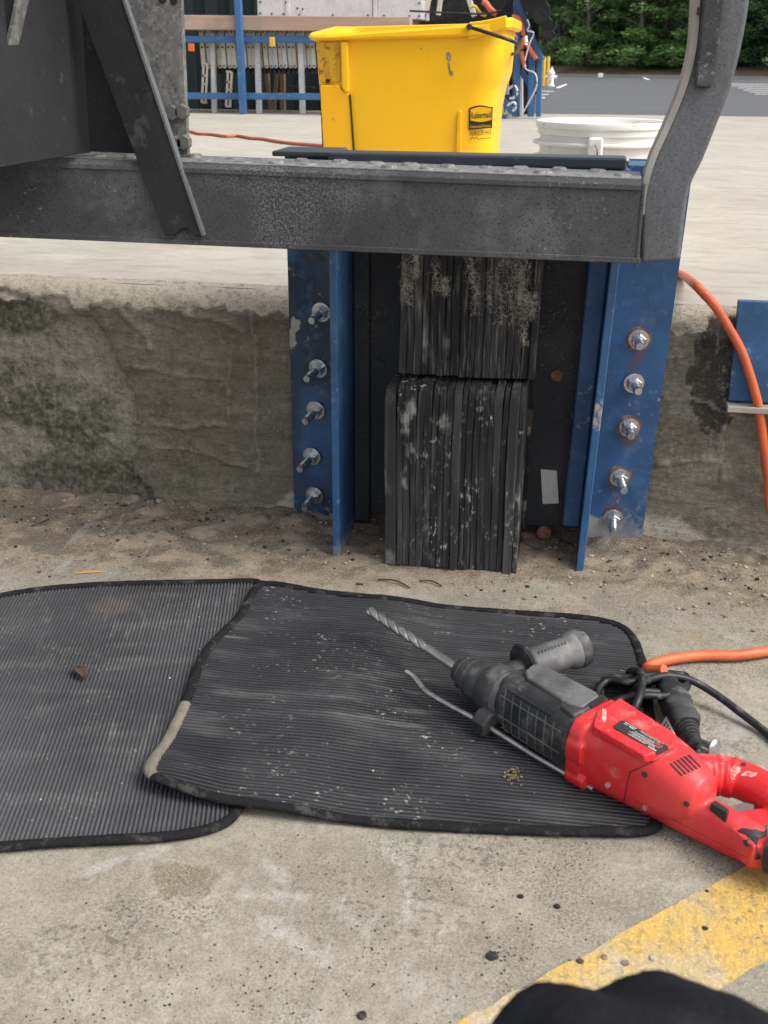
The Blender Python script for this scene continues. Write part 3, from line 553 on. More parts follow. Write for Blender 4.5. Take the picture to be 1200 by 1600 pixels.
cable('cable', M_['cable'], [(846, 20), (850, 60), (852, 80), (851, 92)], RY - .18, .6 * px, 'thin dark cord hanging right of the black tarp', 'cable')
cable('tag_strap', M_['white_plastic'], [(821, 56), (822, 66), (821, 70)], RY - .22, 2.4 * px, 'small white plastic tag on the hanging strap', 'tag')
tp = MB(); tps = [[(806, -20), (826, 22), (842, 40), (858, 66), (866, 60), (868, 40), (858, 18), (850, -20)], [(808, -20), (828, 18), (846, 36), (857, 60), (864, 54), (866, 40), (857, 18), (850, -20)]]
rings = []
for s, Y in ((.96, RY - .2), (1.0, RY - .1), (1.0, RY + .5), (.9, RY + .7)):
    pts = crom([(x, y, 0) for x, y in tps[0]], 5, True); cx, cy = 842, 20
    rings.append([W(cx + (q.x - cx) * s, cy + (q.y - cy) * s, Y) + Vector((.012 * math.sin(k * 1.3), .02 * math.sin(k * .8), 0)) for k, q in enumerate(pts)])
tag(tp.loft(rings).build('tarp', M_['tarp'], smooth=50), 'shiny black tarp bundled over the sloping end of the blue rack', 'tarp')
for x, y, x1, y1, wd, lb in ((672, -20, 664, 22, 8, 'pale wooden leg above the middle of the bucket rim, left one'), (690, -20, 684, 24, 6, 'pale wooden leg above the middle of the bucket rim, right one')):
    tag(rod('timber', M_['cream'], (x, y), (x1, y1), RY + .2, wd, None), lb, 'leg', 'wooden legs above the bucket')
tag(rod('ladder_rail', M_['alu'], (728, -15), (741, 26), RY + .1, 7, None), 'aluminium ladder rail leaning above the bucket rim', 'ladder')
cable('rope', M_['bollard'], [(734, 12), (742, 10), (752, 22), (760, 24)], RY + .02, 2 * px, 'yellow strap wrapped on the ladder rail', 'strap')
cable('strap', M_['orange'], [(754, 2), (760, 6), (764, 12), (770, 18), (776, 22)], RY + .0, 4 * px, 'crumpled orange strap beside the yellow strap', 'strap')
tag(MB().box(tuple(W(640, 40, 7.3)), tuple(W(860, -140, 7.3) + Vector((-.12, .2, 0)))).build('tarp_wall', M_['tarp'], bevel=.01), 'black tarpaulin sheet hanging behind the rack above the bucket', 'tarp')
gp = W(800, 100, RY + .1)
for k, (x, y0, y1) in enumerate(((783, 95, 180), (791, 100, 178), (813, 110, 180))): tag(rod('channel', M_['alu'], (x, y0), (x + 1, y1), RY + .15, 6, None), ['grey metal channel standing right beside the bucket', 'grey metal channel behind the first rack end post', 'grey metal channel between the first and second rack end posts'][k], 'channel', 'metal channels in the rack end')
tag(MB().box(tuple(W(772, 178, RY + .3)), tuple(W(842, 30, RY + .3) + Vector((0, .05, 0)))).build('panel', M_['tarp']), 'dark panel standing inside the rack end', 'panel')
# ------------------------------------------------------------------ yellow mop bucket
BY = 2.44
bk = thing('mop_bucket', (W(632, 150, BY).x, BY + .18, H), 'yellow plastic mop bucket with black logo and wire handle behind the blue bumper', 'bucket')
def rrect(cx, cy, a, b, r, n=6):
    out = []
    for sx, sy, a0 in ((1, -1, -90), (1, 1, 0), (-1, 1, 90), (-1, -1, 180)):
        for k in range(n + 1):
            t = R_(a0 + 90 * k / n); out.append((cx + sx * (a - r) + r * math.cos(t), cy + sy * (b - r) + r * math.sin(t)))
    return out
def interp(tab, x):
    if x <= tab[0][0]: return tab[0][1]
    for (x0, y0), (x1, y1) in zip(tab, tab[1:]):
        if x <= x1: return y0 + (y1 - y0) * (x - x0) / (x1 - x0)
    return tab[-1][1]
# rim profile read along the near side (world x -> height)
rim_top = [(W(x, y, BY).x, W(x, y, BY).z) for x, y in ((470, 50), (488, 55), (530, 53), (560, 50), (620, 43), (680, 37), (715, 32), (733, 38), (748, 38), (775, 31), (803, 24))]
rim_bot = [(W(x, y, BY).x, W(x, y, BY).z) for x, y in ((470, 60), (490, 64), (560, 61), (620, 54), (680, 48), (712, 48), (729, 61), (745, 58), (775, 50), (803, 43))]
bx0, bx1 = W(470, 55, BY).x, W(803, 30, BY).x
tl_, tr_ = W(483, 62, BY).x, W(779, 50, BY).x; bl_, br_ = W(498, 262, BY).x, W(763, 262, BY).x
DEP = .34
def bk_ring(z, off=0.0, side=None):
    t = (z - H) / .36; x0 = bl_ + (tl_ - bl_) * t - off; x1 = br_ + (tr_ - br_) * t + off
    if side is None: x1 += .016 * sstep(.66, .74, t) - .004      # step at the right end
    y0 = BY + .012 + .018 * (1 - t) - off; y1 = BY + DEP - .018 * (1 - t) + off
    return rrect((x0 + x1) / 2, (y0 + y1) / 2, (x1 - x0) / 2, (y1 - y0) / 2, .045 + .02 * (1 - t) + off)
def rimz(tab, x, y):
    far = (y - BY) / DEP; base = interp(tab, x)
    smooth = interp([(bx0, tab[0][1] + .0), (bx1, tab[-1][1] - .02)], x)
    return base * (1 - sstep(.1, .5, far)) + (smooth + .018) * sstep(.1, .5, far)
mb = MB(); rings = []
for z in [H + .002, H + .008] + [H + .02 + .30 * k / 14 for k in range(15)]:
    rings.append([Vector((x, y, z)) for x, y in bk_ring(z, -.008 if z < H + .005 else 0)])
pr = bk_ring(H + .345)
rings.append([Vector((x, y, rimz(rim_bot, x, y) + .002)) for x, y in pr])
pr = bk_ring(H + .35, .010); rings.append([Vector((x, y, rimz(rim_bot, x, y))) for x, y in pr])
pr = bk_ring(H + .35, .014); rings.append([Vector((x, y, rimz(rim_bot, x, y) + .004)) for x, y in pr])
rings.append([Vector((x, y, rimz(rim_top, x, y) - .005)) for x, y in pr])
pr = bk_ring(H + .35, .010); rings.append([Vector((x, y, rimz(rim_top, x, y))) for x, y in pr])
pr = bk_ring(H + .35, .001); rings.append([Vector((x, y, rimz(rim_top, x, y) - .002)) for x, y in pr])
for z, o in ((H + .28, -.006), (H + .15, -.006), (H + .03, -.008)): rings.append([Vector((x, y, z)) for x, y in bk_ring(z, o)])
bo = mb.loft(rings).build('body', M_['yellow'], bk, smooth=38)
A = bo.data.attributes.new('murky', 'FLOAT', 'POINT')
def face_y(x, z):                     # front wall of the bucket
    t = (z - H) / .36; return BY + .012 + .018 * (1 - t)
def FW(x, y, o=0.0):
    p = W(x, y, BY + .015); q = W(x, y, face_y(p.x, p.z)); return Vector((q.x, q.y - o, q.z))
def bk_patch(name, pts, m, th=.004, bev=.0015):
    P = [FW(x, y, 0) for x, y in pts]; return MB().prism([p + Vector((0, .004, 0)) for p in P], (0, -(th + .004), 0)).build(name, m, bk, bevel=bev)
bk_patch('side_flap', [(501, 133), (531, 133), (534, 140), (546, 147), (552, 200), (556, 262), (508, 262), (503, 175)], M_['yellow_flap'], .006)
bk_patch('recess_panel', [(494, 66), (531, 65), (533, 128), (500, 129)], mat('grimy_yellow_panel', (.62, .33, .012), [(60, .52, .64, (.13, .075, .015), .85, 7), (22, .55, .68, (.40, .20, .02), .8, 6, (2, 1, .5))], rough=.5), .0025)
bk_patch('corner_moulding', [(533, 65), (545, 65), (547, 144), (541, 146), (535, 136)], M_['yellow'], .010, .006)
bk_patch('groove', [(499.5, 132), (501.5, 132), (507.5, 262), (505, 262)], M_['black_print'], .001, 0)
bk_patch('groove', [(546.5, 148), (548.2, 147), (556.5, 262), (554.2, 262)], M_['black_print'], .0075, 0)
for k in range(14):
    a = rnd.uniform(0, 6.28); r = rnd.uniform(0, 4.5)
    if k < 3: r = k * .8
    c = (512.5 + r * math.cos(a), 126 + r * .8 * math.sin(a))
    pts = [(c[0] + (2.6 - r * .4 + rnd.uniform(-.4, .4)) * math.cos(i * .8), c[1] + (2.3 - r * .4 + rnd.uniform(-.4, .4)) * math.sin(i * .8)) for i in range(8)]
    bk_patch('grime_spot', pts, M_['black_print'], .0029 + .0002 * k, 0)
bk_patch('spout_lip', [(733, 35), (752, 33), (772, 29), (792, 24), (793, 44), (780, 48), (757, 55), (744, 61), (731, 62)], M_['yellow'], .011, .003)
bk_patch('drain_rib', [(712, 262), (714, 192), (716, 174), (719, 171), (722, 175), (721, 262)], M_['yellow_flap'], .006, .003)
bk_patch('scuff_mark', [(698, 82), (702, 81), (705, 88), (704, 95), (700, 96), (697, 90)], M_['scuff'], .0006, 0)
bk_patch('scuff_mark', [(699, 97), (702, 97), (704, 110), (708, 113), (707, 120), (703, 118), (701, 110)], M_['scuff'], .0006, 0)
bk_patch('scuff_mark', [(667, 81), (668.5, 80.5), (671, 92), (669.5, 93)], M_['yellow_flap'], .0006, 0)
bk_patch('scuff_mark', [(656, 77), (660, 74), (660.5, 75), (656.5, 78.2)], M_['scuff'], .0006, 0)
# logo
def text(body, p, h, wd, m, parent, name, right_v=(1, 0, 0), up_v=(0, 0, 1), extrude=.0002, shear=0.0, bold=0.0):
    cu = bpy.data.curves.new(name, 'FONT'); cu.body = body; cu.size = 1; cu.extrude = 0; cu.align_x = 'CENTER'; cu.align_y = 'CENTER'; cu.shear = shear; cu.offset = bold; cu.resolution_u = 3
    to = bpy.data.objects.new(name, cu); C.objects.link(to)
    bpy.context.view_layer.update()
    me = bpy.data.meshes.new_from_object(to.evaluated_get(bpy.context.evaluated_depsgraph_get()))
    bpy.data.objects.remove(to)
    xs_ = [v.co.x for v in me.vertices]; ys_ = [v.co.y for v in me.vertices]
    cx, cy = (min(xs_) + max(xs_)) / 2, (min(ys_) + max(ys_)) / 2; sx = wd / (max(xs_) - min(xs_)); sy = h / (max(ys_) - min(ys_))
    rv, uv = Vector(right_v).normalized(), Vector(up_v).normalized()
    mb = MB(); mb.add([Vector(p) + rv * ((v.co.x - cx) * sx) + uv * ((v.co.y - cy) * sy) for v in me.vertices], [tuple(f.vertices) for f in me.polygons])
    bpy.data.meshes.remove(me); return mb.build(name, m, parent)
LO = .0012
def lg(pts, m, o, name): return MB().prism([FW(x, y, 0) + Vector((0, .001, 0)) for x, y in pts], (0, -(o + .001), 0)).build(name, m, bk)
lg([(733, 169)] + [(733 + 37 * k / 8, 169 - 4.5 * math.sin(math.pi * k / 8)) for k in range(1, 8)] + [(770, 166.5), (769, 200), (732.5, 203)], M_['black_print'], LO, 'logo_plate')
lg([(735.5, 171)] + [(735.5 + 32 * k / 8, 171 - 1.2 * k / 8 - 3.6 * math.sin(math.pi * k / 8)) for k in range(1, 8)] + [(768, 169)] + [(768, 187)] + [(768 - 32.5 * k / 8, 187 + .9 * k / 8 + 3.0 * math.sin(math.pi * k / 8)) for k in range(1, 8)] + [(735.3, 188.5)], M_['yellow'], LO + .0005, 'logo_field')
sx = (FW(770, 180) - FW(730, 180)).length / 40
rv = FW(770, 178) - FW(733, 180.5)
text('Rubbermaid', FW(751.8, 179.6, LO + .0008), 9.2 * sx, 31 * sx, M_['black_print'], bk, 'lettering', rv, bold=.012)
text('Commercial Products', FW(750.8, 197.0, LO + .0004), 4.4 * sx, 33 * sx, M_['yellow'], bk, 'lettering', rv)
text('WAVE', FW(742.8, 208.0, .0006), 8.2 * sx, 17 * sx, M_['black_print'], bk, 'lettering', rv, shear=.25)
text('BRAKE', FW(759.5, 206.0, .0006), 8.2 * sx, 17 * sx, M_['black_print'], bk, 'lettering', rv, shear=.1, bold=.008)
MB().tube([FW(x, y, .0006) for x, y in ((735, 218), (738, 214.5), (741, 217.5), (744, 214.5), (748, 218), (752, 216.6), (766, 215.2))], .55 * sx, 5, flat=1).build('logo_wave', M_['black_print'], bk)
# wire handle
hpth = crom([W(733, 42, BY - .006), W(752, 48, BY - .020), W(780, 57, BY - .02), W(800, 64, BY - .012), W(810, 70, BY + .02), W(811, 77, BY + .10), W(802, 84, BY + .22), W(770, 84, BY + DEP + .02), W(731, 62, BY + DEP + .01)], 6)
MB().tube(hpth, .0036, 8).build('wire_handle', M_['cable'], bk, smooth=60)
MB().cyl(W(733, 42, BY - .014), W(733, 42, BY + .002), .006, 10).build('handle_pivot', M_['black_print'], bk, smooth=40)

# ------------------------------------------------------------------ white pail
pc = Vector((W(940, 230, 2.0).x, 2.0, H)); PS = .110
pt = thing('pail', pc, 'white plastic pail with lid on the platform beside the bent guard post', 'pail')
MB().lathe([(.094, .0), (.097, .003), (.1035, .14), (.1045, .190)], pc, n=48).build('body', M_['white_plastic'], pt, smooth=40)
for zf in (.1735, .150): MB().lathe([(.1045, zf - .003), (.1155, zf - .0025), (.1162, zf), (.1155, zf + .002), (.105, zf + .003)], pc, n=48).build('flange', M_['white_plastic'], pt, smooth=40)
MB().lathe([(.1055, .186), (.1085, .187), (.1088, .196), (.1115, .1975), (.1122, .202), (.1110, .2065), (.1085, .2075), (.104, .206), (.102, .198), (.0, .197)], pc, n=48).build('lid', M_['white_plastic'], pt, smooth=40)
e = W(930, 231, 1.893); MB().box((e.x - .012, 1.880, e.z - .018), (e.x + .012, 1.901, e.z + .016)).build('handle_lug', M_['white_plastic'], pt, bevel=.004)
MB().tube(crom([(e.x, 1.876, e.z + .006), (e.x + .004, 1.874, e.z - .004), (e.x + .001, 1.876, e.z - .02)], 5), .0016, 6).build('wire_end', M_['bolt_dark'], pt, smooth=60)
# cord on the platform
cp = [(240, 204), (292, 205), (310, 209), (330, 210), (352, 213), (372, 212.5), (392, 216), (412, 217.5), (432, 221), (455, 224), (480, 226), (520, 229)]
tag(MB().tube(crom([G(x, y, H + .006) for x, y in cp], 6), .0062, 8).build('extension_cord', M_['darkorange'], smooth=60), 'reddish brown extension cord lying across the platform behind the truck plate', 'cord')

# ------------------------------------------------------------------ dock bumper with its blue angle irons
FX = .033
db = thing('dock_bumper', (-.15, WALL_Y - .01, .0), 'blue steel dock bumper with laminated black rubber pads bolted to the dock wall', 'dock bumper')
ZT = .526
def lean(x, z): return x + FX * z * sstep(-.1, .02, x)
def lbox(mb, a, b):
    (x0, y0, z0), (x1, y1, z1) = a, b
    return mb.hexa([(lean(x, z), y, z) for x, y, z in ((x0, y0, z0), (x1, y0, z0), (x1, y1, z0), (x0, y1, z0), (x0, y0, z1), (x1, y0, z1), (x1, y1, z1), (x0, y1, z1))])
PY = WALL_Y - .022            # front of the bolted plates
def attr(o, name, fn):
    A = o.data.attributes.new(name, 'FLOAT', 'POINT'); lo = Vector(o.parent['_o']) if o.parent else Vector()
    A.data.foreach_set('value', [fn(v.co + lo) for v in o.data.vertices])
def plate_grid(name, x0, x1, m):
    mb = MB(); xs = [x0 + (x1 - x0) * i / 14 for i in range(15)]; zs = [ZT * j / 70 for j in range(71)]
    n = 15; fr = [(lean(x, z), PY, z) for z in zs for x in xs]; bk_ = [(lean(x, z), PY + .012, z) for z in zs for x in xs]; N = len(fr)
    fs = [(j * n + i, j * n + i + 1, (j + 1) * n + i + 1, (j + 1) * n + i) for j in range(70) for i in range(14)]
    fs += [tuple(N + q for q in reversed(f)) for f in fs]
    edge = [i for i in range(n)] + [j * n + n - 1 for j in range(1, 71)] + [70 * n + i for i in range(n - 2, -1, -1)] + [j * n for j in range(69, 0, -1)]
    fs += [(edge[k], edge[(k + 1) % len(edge)], N + edge[(k + 1) % len(edge)], N + edge[k]) for k in range(len(edge))]
    mb.add(fr + bk_, fs); return mb.build(name, m, db)
BL = [W(x, y, PY) for x, y in ((503, 487), (498, 575), (494, 640), (488, 712), (492, 773))]
BR = [W(x, y, PY) for x, y in ((998, 530), (990, 598), (983, 667), (968, 745), (958, 808))]
def spots(bolts, top):
    def f(p):
        v = 0
        for k, b in enumerate(bolts):
            dz = p.z - b.z; d = math.hypot((p.x - b.x) * (1 if dz > 0 else 1.3), dz * (1 if dz > 0 else .42))
            v = max(v, sstep(.024, .010, d + .008 * fbm((p.x * 60, p.z * 60, k), 3)) * (.8 if k != 1 else .35))
        return v
    return f
def low_dust(p): return sstep(.09, .0, p.z + .05 * fbm((p.x * 40, p.z * 40, 0), 4)) * .95
o = plate_grid('bolted_plate', -.405, -.3195, M_['blue']); attr(o, 'murky', lambda p: sstep(-.75, .05, fbm((p.x * 12, p.z * 7, 4), 4))); attr(o, 'dust', lambda p: max(low_dust(p) * .35, sstep(.010, .0, abs(p.x + .397) + .012 * fbm((p.x * 60, p.z * 40, 3), 3)) * sstep(.26, .27, p.z) * sstep(.325, .30, p.z)))  # mask mixes dirt with this left plate's shade, both painted into the blue
o = plate_grid('bolted_plate', .022, .1005, M_['blue']); attr(o, 'rust', spots(BR, 0)); attr(o, 'dust', lambda p: max(low_dust(p), .62 * sstep(.0, .4, fbm((p.x * 30, p.z * 22, 4), 4)) * sstep(.19, .06, p.z)))
# projecting flanges, a little lip on the front edge
def flange(x0, x1, y0, z0, m, tab):
    mb = MB()
    zs = [z0 + (ZT - .004 - z0) * j / 40 for j in range(41)]
    prev = None; rings = []
    for z in zs:
        yy0 = y0; rings.append([Vector((lean(x0, z), yy0, z)), Vector((lean(x1, z), yy0, z)), Vector((lean(x1, z), PY - .0005, z)), Vector((lean(x0, z), PY - .0005, z))])
    return mb.loft(rings).build('flange', m, db, bevel=.0015)
o = flange(-.319, -.309, 1.362, .004, M_['blue'], None); attr(o, 'dust', lambda p: sstep(.05, .0, p.z + .03 * fbm((p.y * 40, p.z * 40, 1), 3)) * .6 + .3 * sstep(.2, .5, fbm((p.y * 60, p.z * 30, 2), 3)))
o = flange(.012, .022, 1.378, .0, M_['blue'], None); attr(o, 'dust', lambda p: .75 * sstep(-.15, .3, fbm((p.z * 9, p.y * 40, 2), 4)) * sstep(1.39, 1.379, p.y))
# fillet weld / inner liners
MB().box((-.3085, 1.452, .02), (-.285, 1.4615, ZT - .006)).build('liner', M_['black_steel'], db, bevel=.004)
lbox(MB(), (-.012, 1.43, .045), (.0115, 1.4615, ZT - .006)).build('liner', M_['blue'], db, bevel=.004)
lbox(MB(), (-.3188, 1.462, .03), (.0118, PY - .0005, ZT - .01)).build('back_plate', M_['black_steel'], db, bevel=.002)
MB().box((-.32, 1.368, ZT - .003), (.034, 1.41, ZT + .010)).build('top_bar', M_['bar_edge'], db, bevel=.003)
MB().box((-.32, 1.411, ZT - .008), (.034, PY, ZT + .004)).build('top_plate', M_['black_steel'], db, bevel=.002)
MB().box((-.402, 1.41, ZT + .0005), (-.322, PY + .01, ZT + .007)).build('corner_plate', M_['bar_edge'], db, bevel=.002)
MB().box((.0365, 1.41, ZT - .02), (.112, PY - .001, ZT - .001)).build('corner_plate', M_['blue'], db, bevel=.002)
# back plate details
def bp(x, y): return W(x, y, 1.462)
for x, y, r in ((870, 586, .0075), (592, 570, .008), (850, 831, .010)):
    c = bp(x, y); MB().cyl(c + Vector((0, -.004, 0)), c + Vector((0, .001, 0)), r, 14).build('plug', M_['rust'] if x != 592 else M_['black_steel'], db, smooth=40)
for x, y in ((834, 543), (828, 646)):
    c = bp(x, y); MB().box((c.x - .006, 1.440, c.z - .012), (c.x + .005, 1.4615, c.z + .012)).build('clip', mat('rusty_clip', (.06, .045, .04), [(60, .5, .65, (.14, .08, .06), .7)], rough=.8), db, bevel=.0015)
P = [bp(x, y) for x, y in ((845, 733), (870, 735), (873, 786), (848, 787))]
MB().prism(P, (0, -.0012, 0)).build('sticker', M_['sticker'], db)
c = bp(846, 838); MB().prism([bp(x, y) for x, y in ((815, 828), (832, 836), (848, 848), (868, 843), (872, 852), (860, 858), (818, 854))], (0, -.0006, 0)).build('rust_patch', M_['rust'], db)
# anchor bolts
def anchor(c, tilt, ln, rusty=False):
    ax = Vector((tilt[0], -1, tilt[1])).normalized(); st = MB()
    prof = [(.0062, -.01)]; L = .010; 
    st.lathe([(.0060, -.008), (.0060, .014), (.0056, .0145)] + [(.0060 if k % 2 else .0054, .015 + k * .0013) for k in range(int((ln - .018) / .0013))] + [(.0048, ln)], c, ax, 12)
    a = st.build('anchor_bolt', M_['zinc'], db, smooth=30)
    a['_o'] = db['_o']
    wm = MB().lathe([(.0068, .0004), (.0135, .0006), (.0138, .0026), (.0068, .003)], c, ax, 20); q = wm.build('washer', M_['zinc'], None, smooth=40); 
    nm = MB(); a0 = ax.cross(Vector((0, 0, 1))).normalized(); b0 = ax.cross(a0); rr = []
    for h, r in ((.003, .0088), (.0035, .0100), (.0105, .0100), (.0115, .0088)): rr.append([c + ax * h + (a0 * math.cos(math.pi * k / 3 + .4) + b0 * math.sin(math.pi * k / 3 + .4)) * r for k in range(6)])
    nm.loft(rr); nn = nm.build('nut', M_['zinc'], None, smooth=25)
    for ch in (q, nn):
        lo = Vector(db['_o']); ch.data.transform(Matrix.Translation(-lo)); ch.parent = a
    if rusty:
        pts = [c + Vector((.0165 * math.cos(k * .52) * (1 + .12 * math.sin(k * 2.1)), .0006, .0165 * math.sin(k * .52) * (1 + .12 * math.cos(k * 1.7)))) for k in range(12)]
        rw = MB().prism(pts, (0, -.0007, 0)).build('rust_ring', M_['rust'], None); rw.data.transform(Matrix.Translation(-Vector(db['_o']))); rw.parent = a
for k, b in enumerate(BL): anchor(b, (-.14 - .03 * (k % 2), -.13), .043 - .004 * (k == 0) + .003 * (k == 3))
for k, b in enumerate(BR): anchor(b, (.02 + .14 * (k in (1, 3)) + .04 * (k == 2), -.06 - .10 * (k in (3, 4))), (.034, .036, .036, .04, .042)[k], k in (0, 2, 3))
# laminated rubber pads
def ply(x0, x1, yf, yb, z0, z1, rt, m, z0f=None, bulge=0):
    pr = [(yb, z0), (yf, z0)]
    for k in range(9): pr.append((yf + bulge * math.sin(math.pi * k / 8), z0 + (z1 - rt - z0) * (k + .5) / 9))
    for k in range(6):
        t = math.pi / 2 * k / 5; pr.append((yf + rt - rt * math.cos(t), z1 - rt + rt * math.sin(t)))
    pr.append((yb, z1)); ph = rnd.uniform(0, 6.28); mb = MB().prism([(x0, y, z) for y, z in pr], (x1 - x0, 0, 0))
    mb.v = [Vector((v.x + .0009 * math.sin(v.z * 24 + ph * .25) + (.0004 * math.sin(v.z * 70 + ph)), v.y, v.z)) for v in mb.v]
    return mb
lows = []
x = -.2445; widths = [.0165] + [.0088, .0105, .0092, .0098, .0115, .0085, .0100, .0108, .0120, .0075, .0098, .0090, .0105, .0086, .0112, .0085, .0130, .0072]
tot = sum(widths); k0 = (.1775) / tot
for i, wd in enumerate(widths):
    wd *= k0; yf = 1.351 + rnd.uniform(-.0008, .0012) + (-.003 if i in (0, 9, 17) else 0); zt = .2565 + rnd.uniform(-.002, .002) - (.004 if i == 0 else 0)
    o = ply(x + .0001, x + wd - .0001 - .0008 * (i in (0, 9, 16)), yf, 1.455, .003 + rnd.uniform(0, .0025) - .001 * (i > 14), zt, .016 if i else .022, M_['rubber_mid'] if i in (0, 9, 15, 17) else M_['rubber'], bulge=rnd.uniform(-.001, .001)).build('rubber_ply', M_['rubber_mid'] if i in (0, 9, 15, 17) else M_['rubber'], db, bevel=.0009, seg=1)
    x += wd
x = -.2335; widths = [.010, .0085, .011, .009, .0105, .0095, .0085, .0115, .009, .010, .0105, .009, .0095, .0110, .0085, .010, .0105, .009]
tot = sum(widths); k0 = .1745 / tot
for i, wd in enumerate(widths):
    wd *= k0; yf = 1.378 + rnd.uniform(-.002, .002) + (.006 if i > 15 else 0)
    MBp = ply(x + .0001, x + wd - .0001, yf, 1.455, .2625 + rnd.uniform(0, .002), .508, .006, None, bulge=rnd.uniform(-.001, .001))
    MBp.v = [Vector((v.x + .0 + .02 * (v.z - .26), v.y, v.z)) for v in MBp.v]
    MBp.build('rubber_ply', M_['rubber_torn'], db, bevel=.0011, seg=1)
    x += wd
MB().box((-.236, 1.456, .012), (-.062, 1.4615, .505)).build('pad_backing', M_['rubber'], db)
# frayed cord ends hanging from the upper pads
fb = MB(); rg = random.Random(4)
for k in range(1700):
    grp = rg.choice(((634, 408, 62, 3), (640, 420, 55, 3), (682, 408, 48, 3), (696, 440, 20, 3), (742, 430, 60, 3), (735, 410, 30, 4), (783, 405, 100, 4), (795, 420, 85, 5), (803, 410, 95, 5), (812, 430, 70, 5), (826, 470, 30, 5), (831, 462, 30, 4), (818, 490, 50, 3), (765, 430, 60, 2), (820, 405, 40, 6), (650, 405, 30, 2)))
    px_, py_ = grp[0] + rg.gauss(0, grp[3]), grp[1] + rg.uniform(-8, grp[2]); p = W(px_, py_, 1.3745); pts = [p]; a_ = rg.uniform(0, 6.28); d = Vector((math.cos(a_), rg.uniform(-.3, .1), math.sin(a_) - .8)).normalized(); q = p; tw = rg.uniform(-1.2, 1.2)
    for s_ in range(rg.randint(3, 6)):
        d = (Vector((d.x * math.cos(tw) - d.z * math.sin(tw), d.y + rg.uniform(-.2, .2), d.x * math.sin(tw) + d.z * math.cos(tw))) + Vector((rg.uniform(-.4, .4), 0, -.25))).normalized(); q = pts[-1] + d * rg.uniform(.0006, .0022); q.y = min(max(q.y, 1.369), 1.377); pts.append(q)
    fb.tube(pts, rg.uniform(.00008, .0002), 3, cap=False)
tag(fb.build('frayed_cord', M_['fibre'], db), kind='stuff')
# second blue plate at the right edge
sp = thing('bumper_bracket', (.25, WALL_Y - .01, .2), 'blue painted steel plate on the dock wall at the right edge of the photo', 'bracket')
a, b = W(1137, 632, 1.486), W(1154, 470, 1.486)
MB().prism([(a.x, 1.486, a.z + .005), (.62, 1.486, a.z + .004), (.62, 1.486, b.z), (b.x, 1.486, b.z)], (0, .012, 0)).build('plate', M_['blue'], sp, bevel=.0015)
a2 = W(1135, 636, 1.482); MB().box((a2.x, 1.470, a2.z - .004), (.62, 1.497, a2.z + .0045)).build('bottom_lip', M_['guard_edge'], sp, bevel=.0015)
c = W(1163, 551, 1.486); MB().lathe([(.0135, 0), (.0135, .003), (.0085, .0035), (.008, .008), (.004, .010)], c, (0, -1, 0), 18).build('bolt_head', M_['blue'], sp, smooth=30)

# ------------------------------------------------------------------ rear guard of the truck
tg = thing('truck_guard', (-.3, 1.2, 0), 'dark grey steel rear guard of a truck hanging low in front of the blue bumper', 'truck guard')
GY = 1.20
tlp, trp, brp, blp = W(0, 244, GY), W(1003, 282, GY), W(1000, 412, GY), W(0, 370, GY)
ext = (tlp - trp).normalized() * 1.2
tlp, blp = tlp + ext, blp + (blp - brp).normalized() * 1.2
dv = Vector((0, .088, 0))
mb = MB(); nb = 60; rings = []
for k in range(nb + 1):
    s = k / nb; t_, b_ = tlp + (trp - tlp) * s, blp + (brp - blp) * s
    wv = .0012 * fbm((s * 30, 1, 0), 3)
    rings.append([b_ + Vector((0, wv, 0)), t_ + Vector((0, wv, -.0045)), t_ + Vector((0, .0035 + wv, 0)), t_ + dv * .5 + Vector((0, 0, .001)), t_ + dv + Vector((0, -.003, 0)), t_ + dv + Vector((0, 0, -.004)), b_ + dv + Vector((0, 0, .002)), b_ + Vector((0, .02, 0.0005))])
mb.loft(rings).build('cross_bar', M_['steel'], tg, smooth=30)
# thin lip along the top and lower edge of the bar face
MB().loft([[p + Vector((0, -.0022, -.010)), p + Vector((0, -.0022, -.0045)), p + Vector((0, .006, .0012)), p + Vector((0, .006, -.010))] for p in (tlp, trp)]).build('top_lip', M_['steel'], tg, bevel=.0008)
MB().loft([[p + Vector((0, -.0016, .0)), p + Vector((0, -.0016, .006)), p + Vector((0, .003, .006)), p + Vector((0, .003, .0))] for p in (blp, brp)]).build('lower_lip', M_['steel'], tg, bevel=.0008)
xd = (trp - tlp).normalized()
i = 0
for row, y_, st in ((0, .024, 0), (1, .062, .5)):
    for k in range(15):
        p = trp - xd * (.022 + (k + st) * .041 + rnd.uniform(-.004, .004)) + Vector((0, y_ + rnd.uniform(-.004, .004), .0008)); r = .0095 * rnd.uniform(.8, 1.08); hf = rnd.uniform(.35, 1)
        MB().lathe([(r * a_, h_ * (hf if h_ > 0 else 1)) for a_, h_ in ((1.15, -.001), (1.0, .0022), (.72, .0042), (.58, .0040), (.45, .0025), (.1, .0023))], p, n=18).build('grip_stud', M_['steel_pale'], tg, smooth=50)
# top tread: pale skin, sky light on the bar top painted in
MB().loft([[p + Vector((0, .004, .0004)), p + Vector((0, .084, .0004)), p + Vector((0, .084, .0013)), p + Vector((0, .004, .0013))] for p in (tlp, trp)]).build('tread', M_['steel_pale'], tg)
# end cap
MB().box((trp.x + .0005, GY - .001, brp.z - .003), (trp.x + .004, GY + .086, trp.z - .003)).build('end_cap', M_['steel'], tg, bevel=.001)
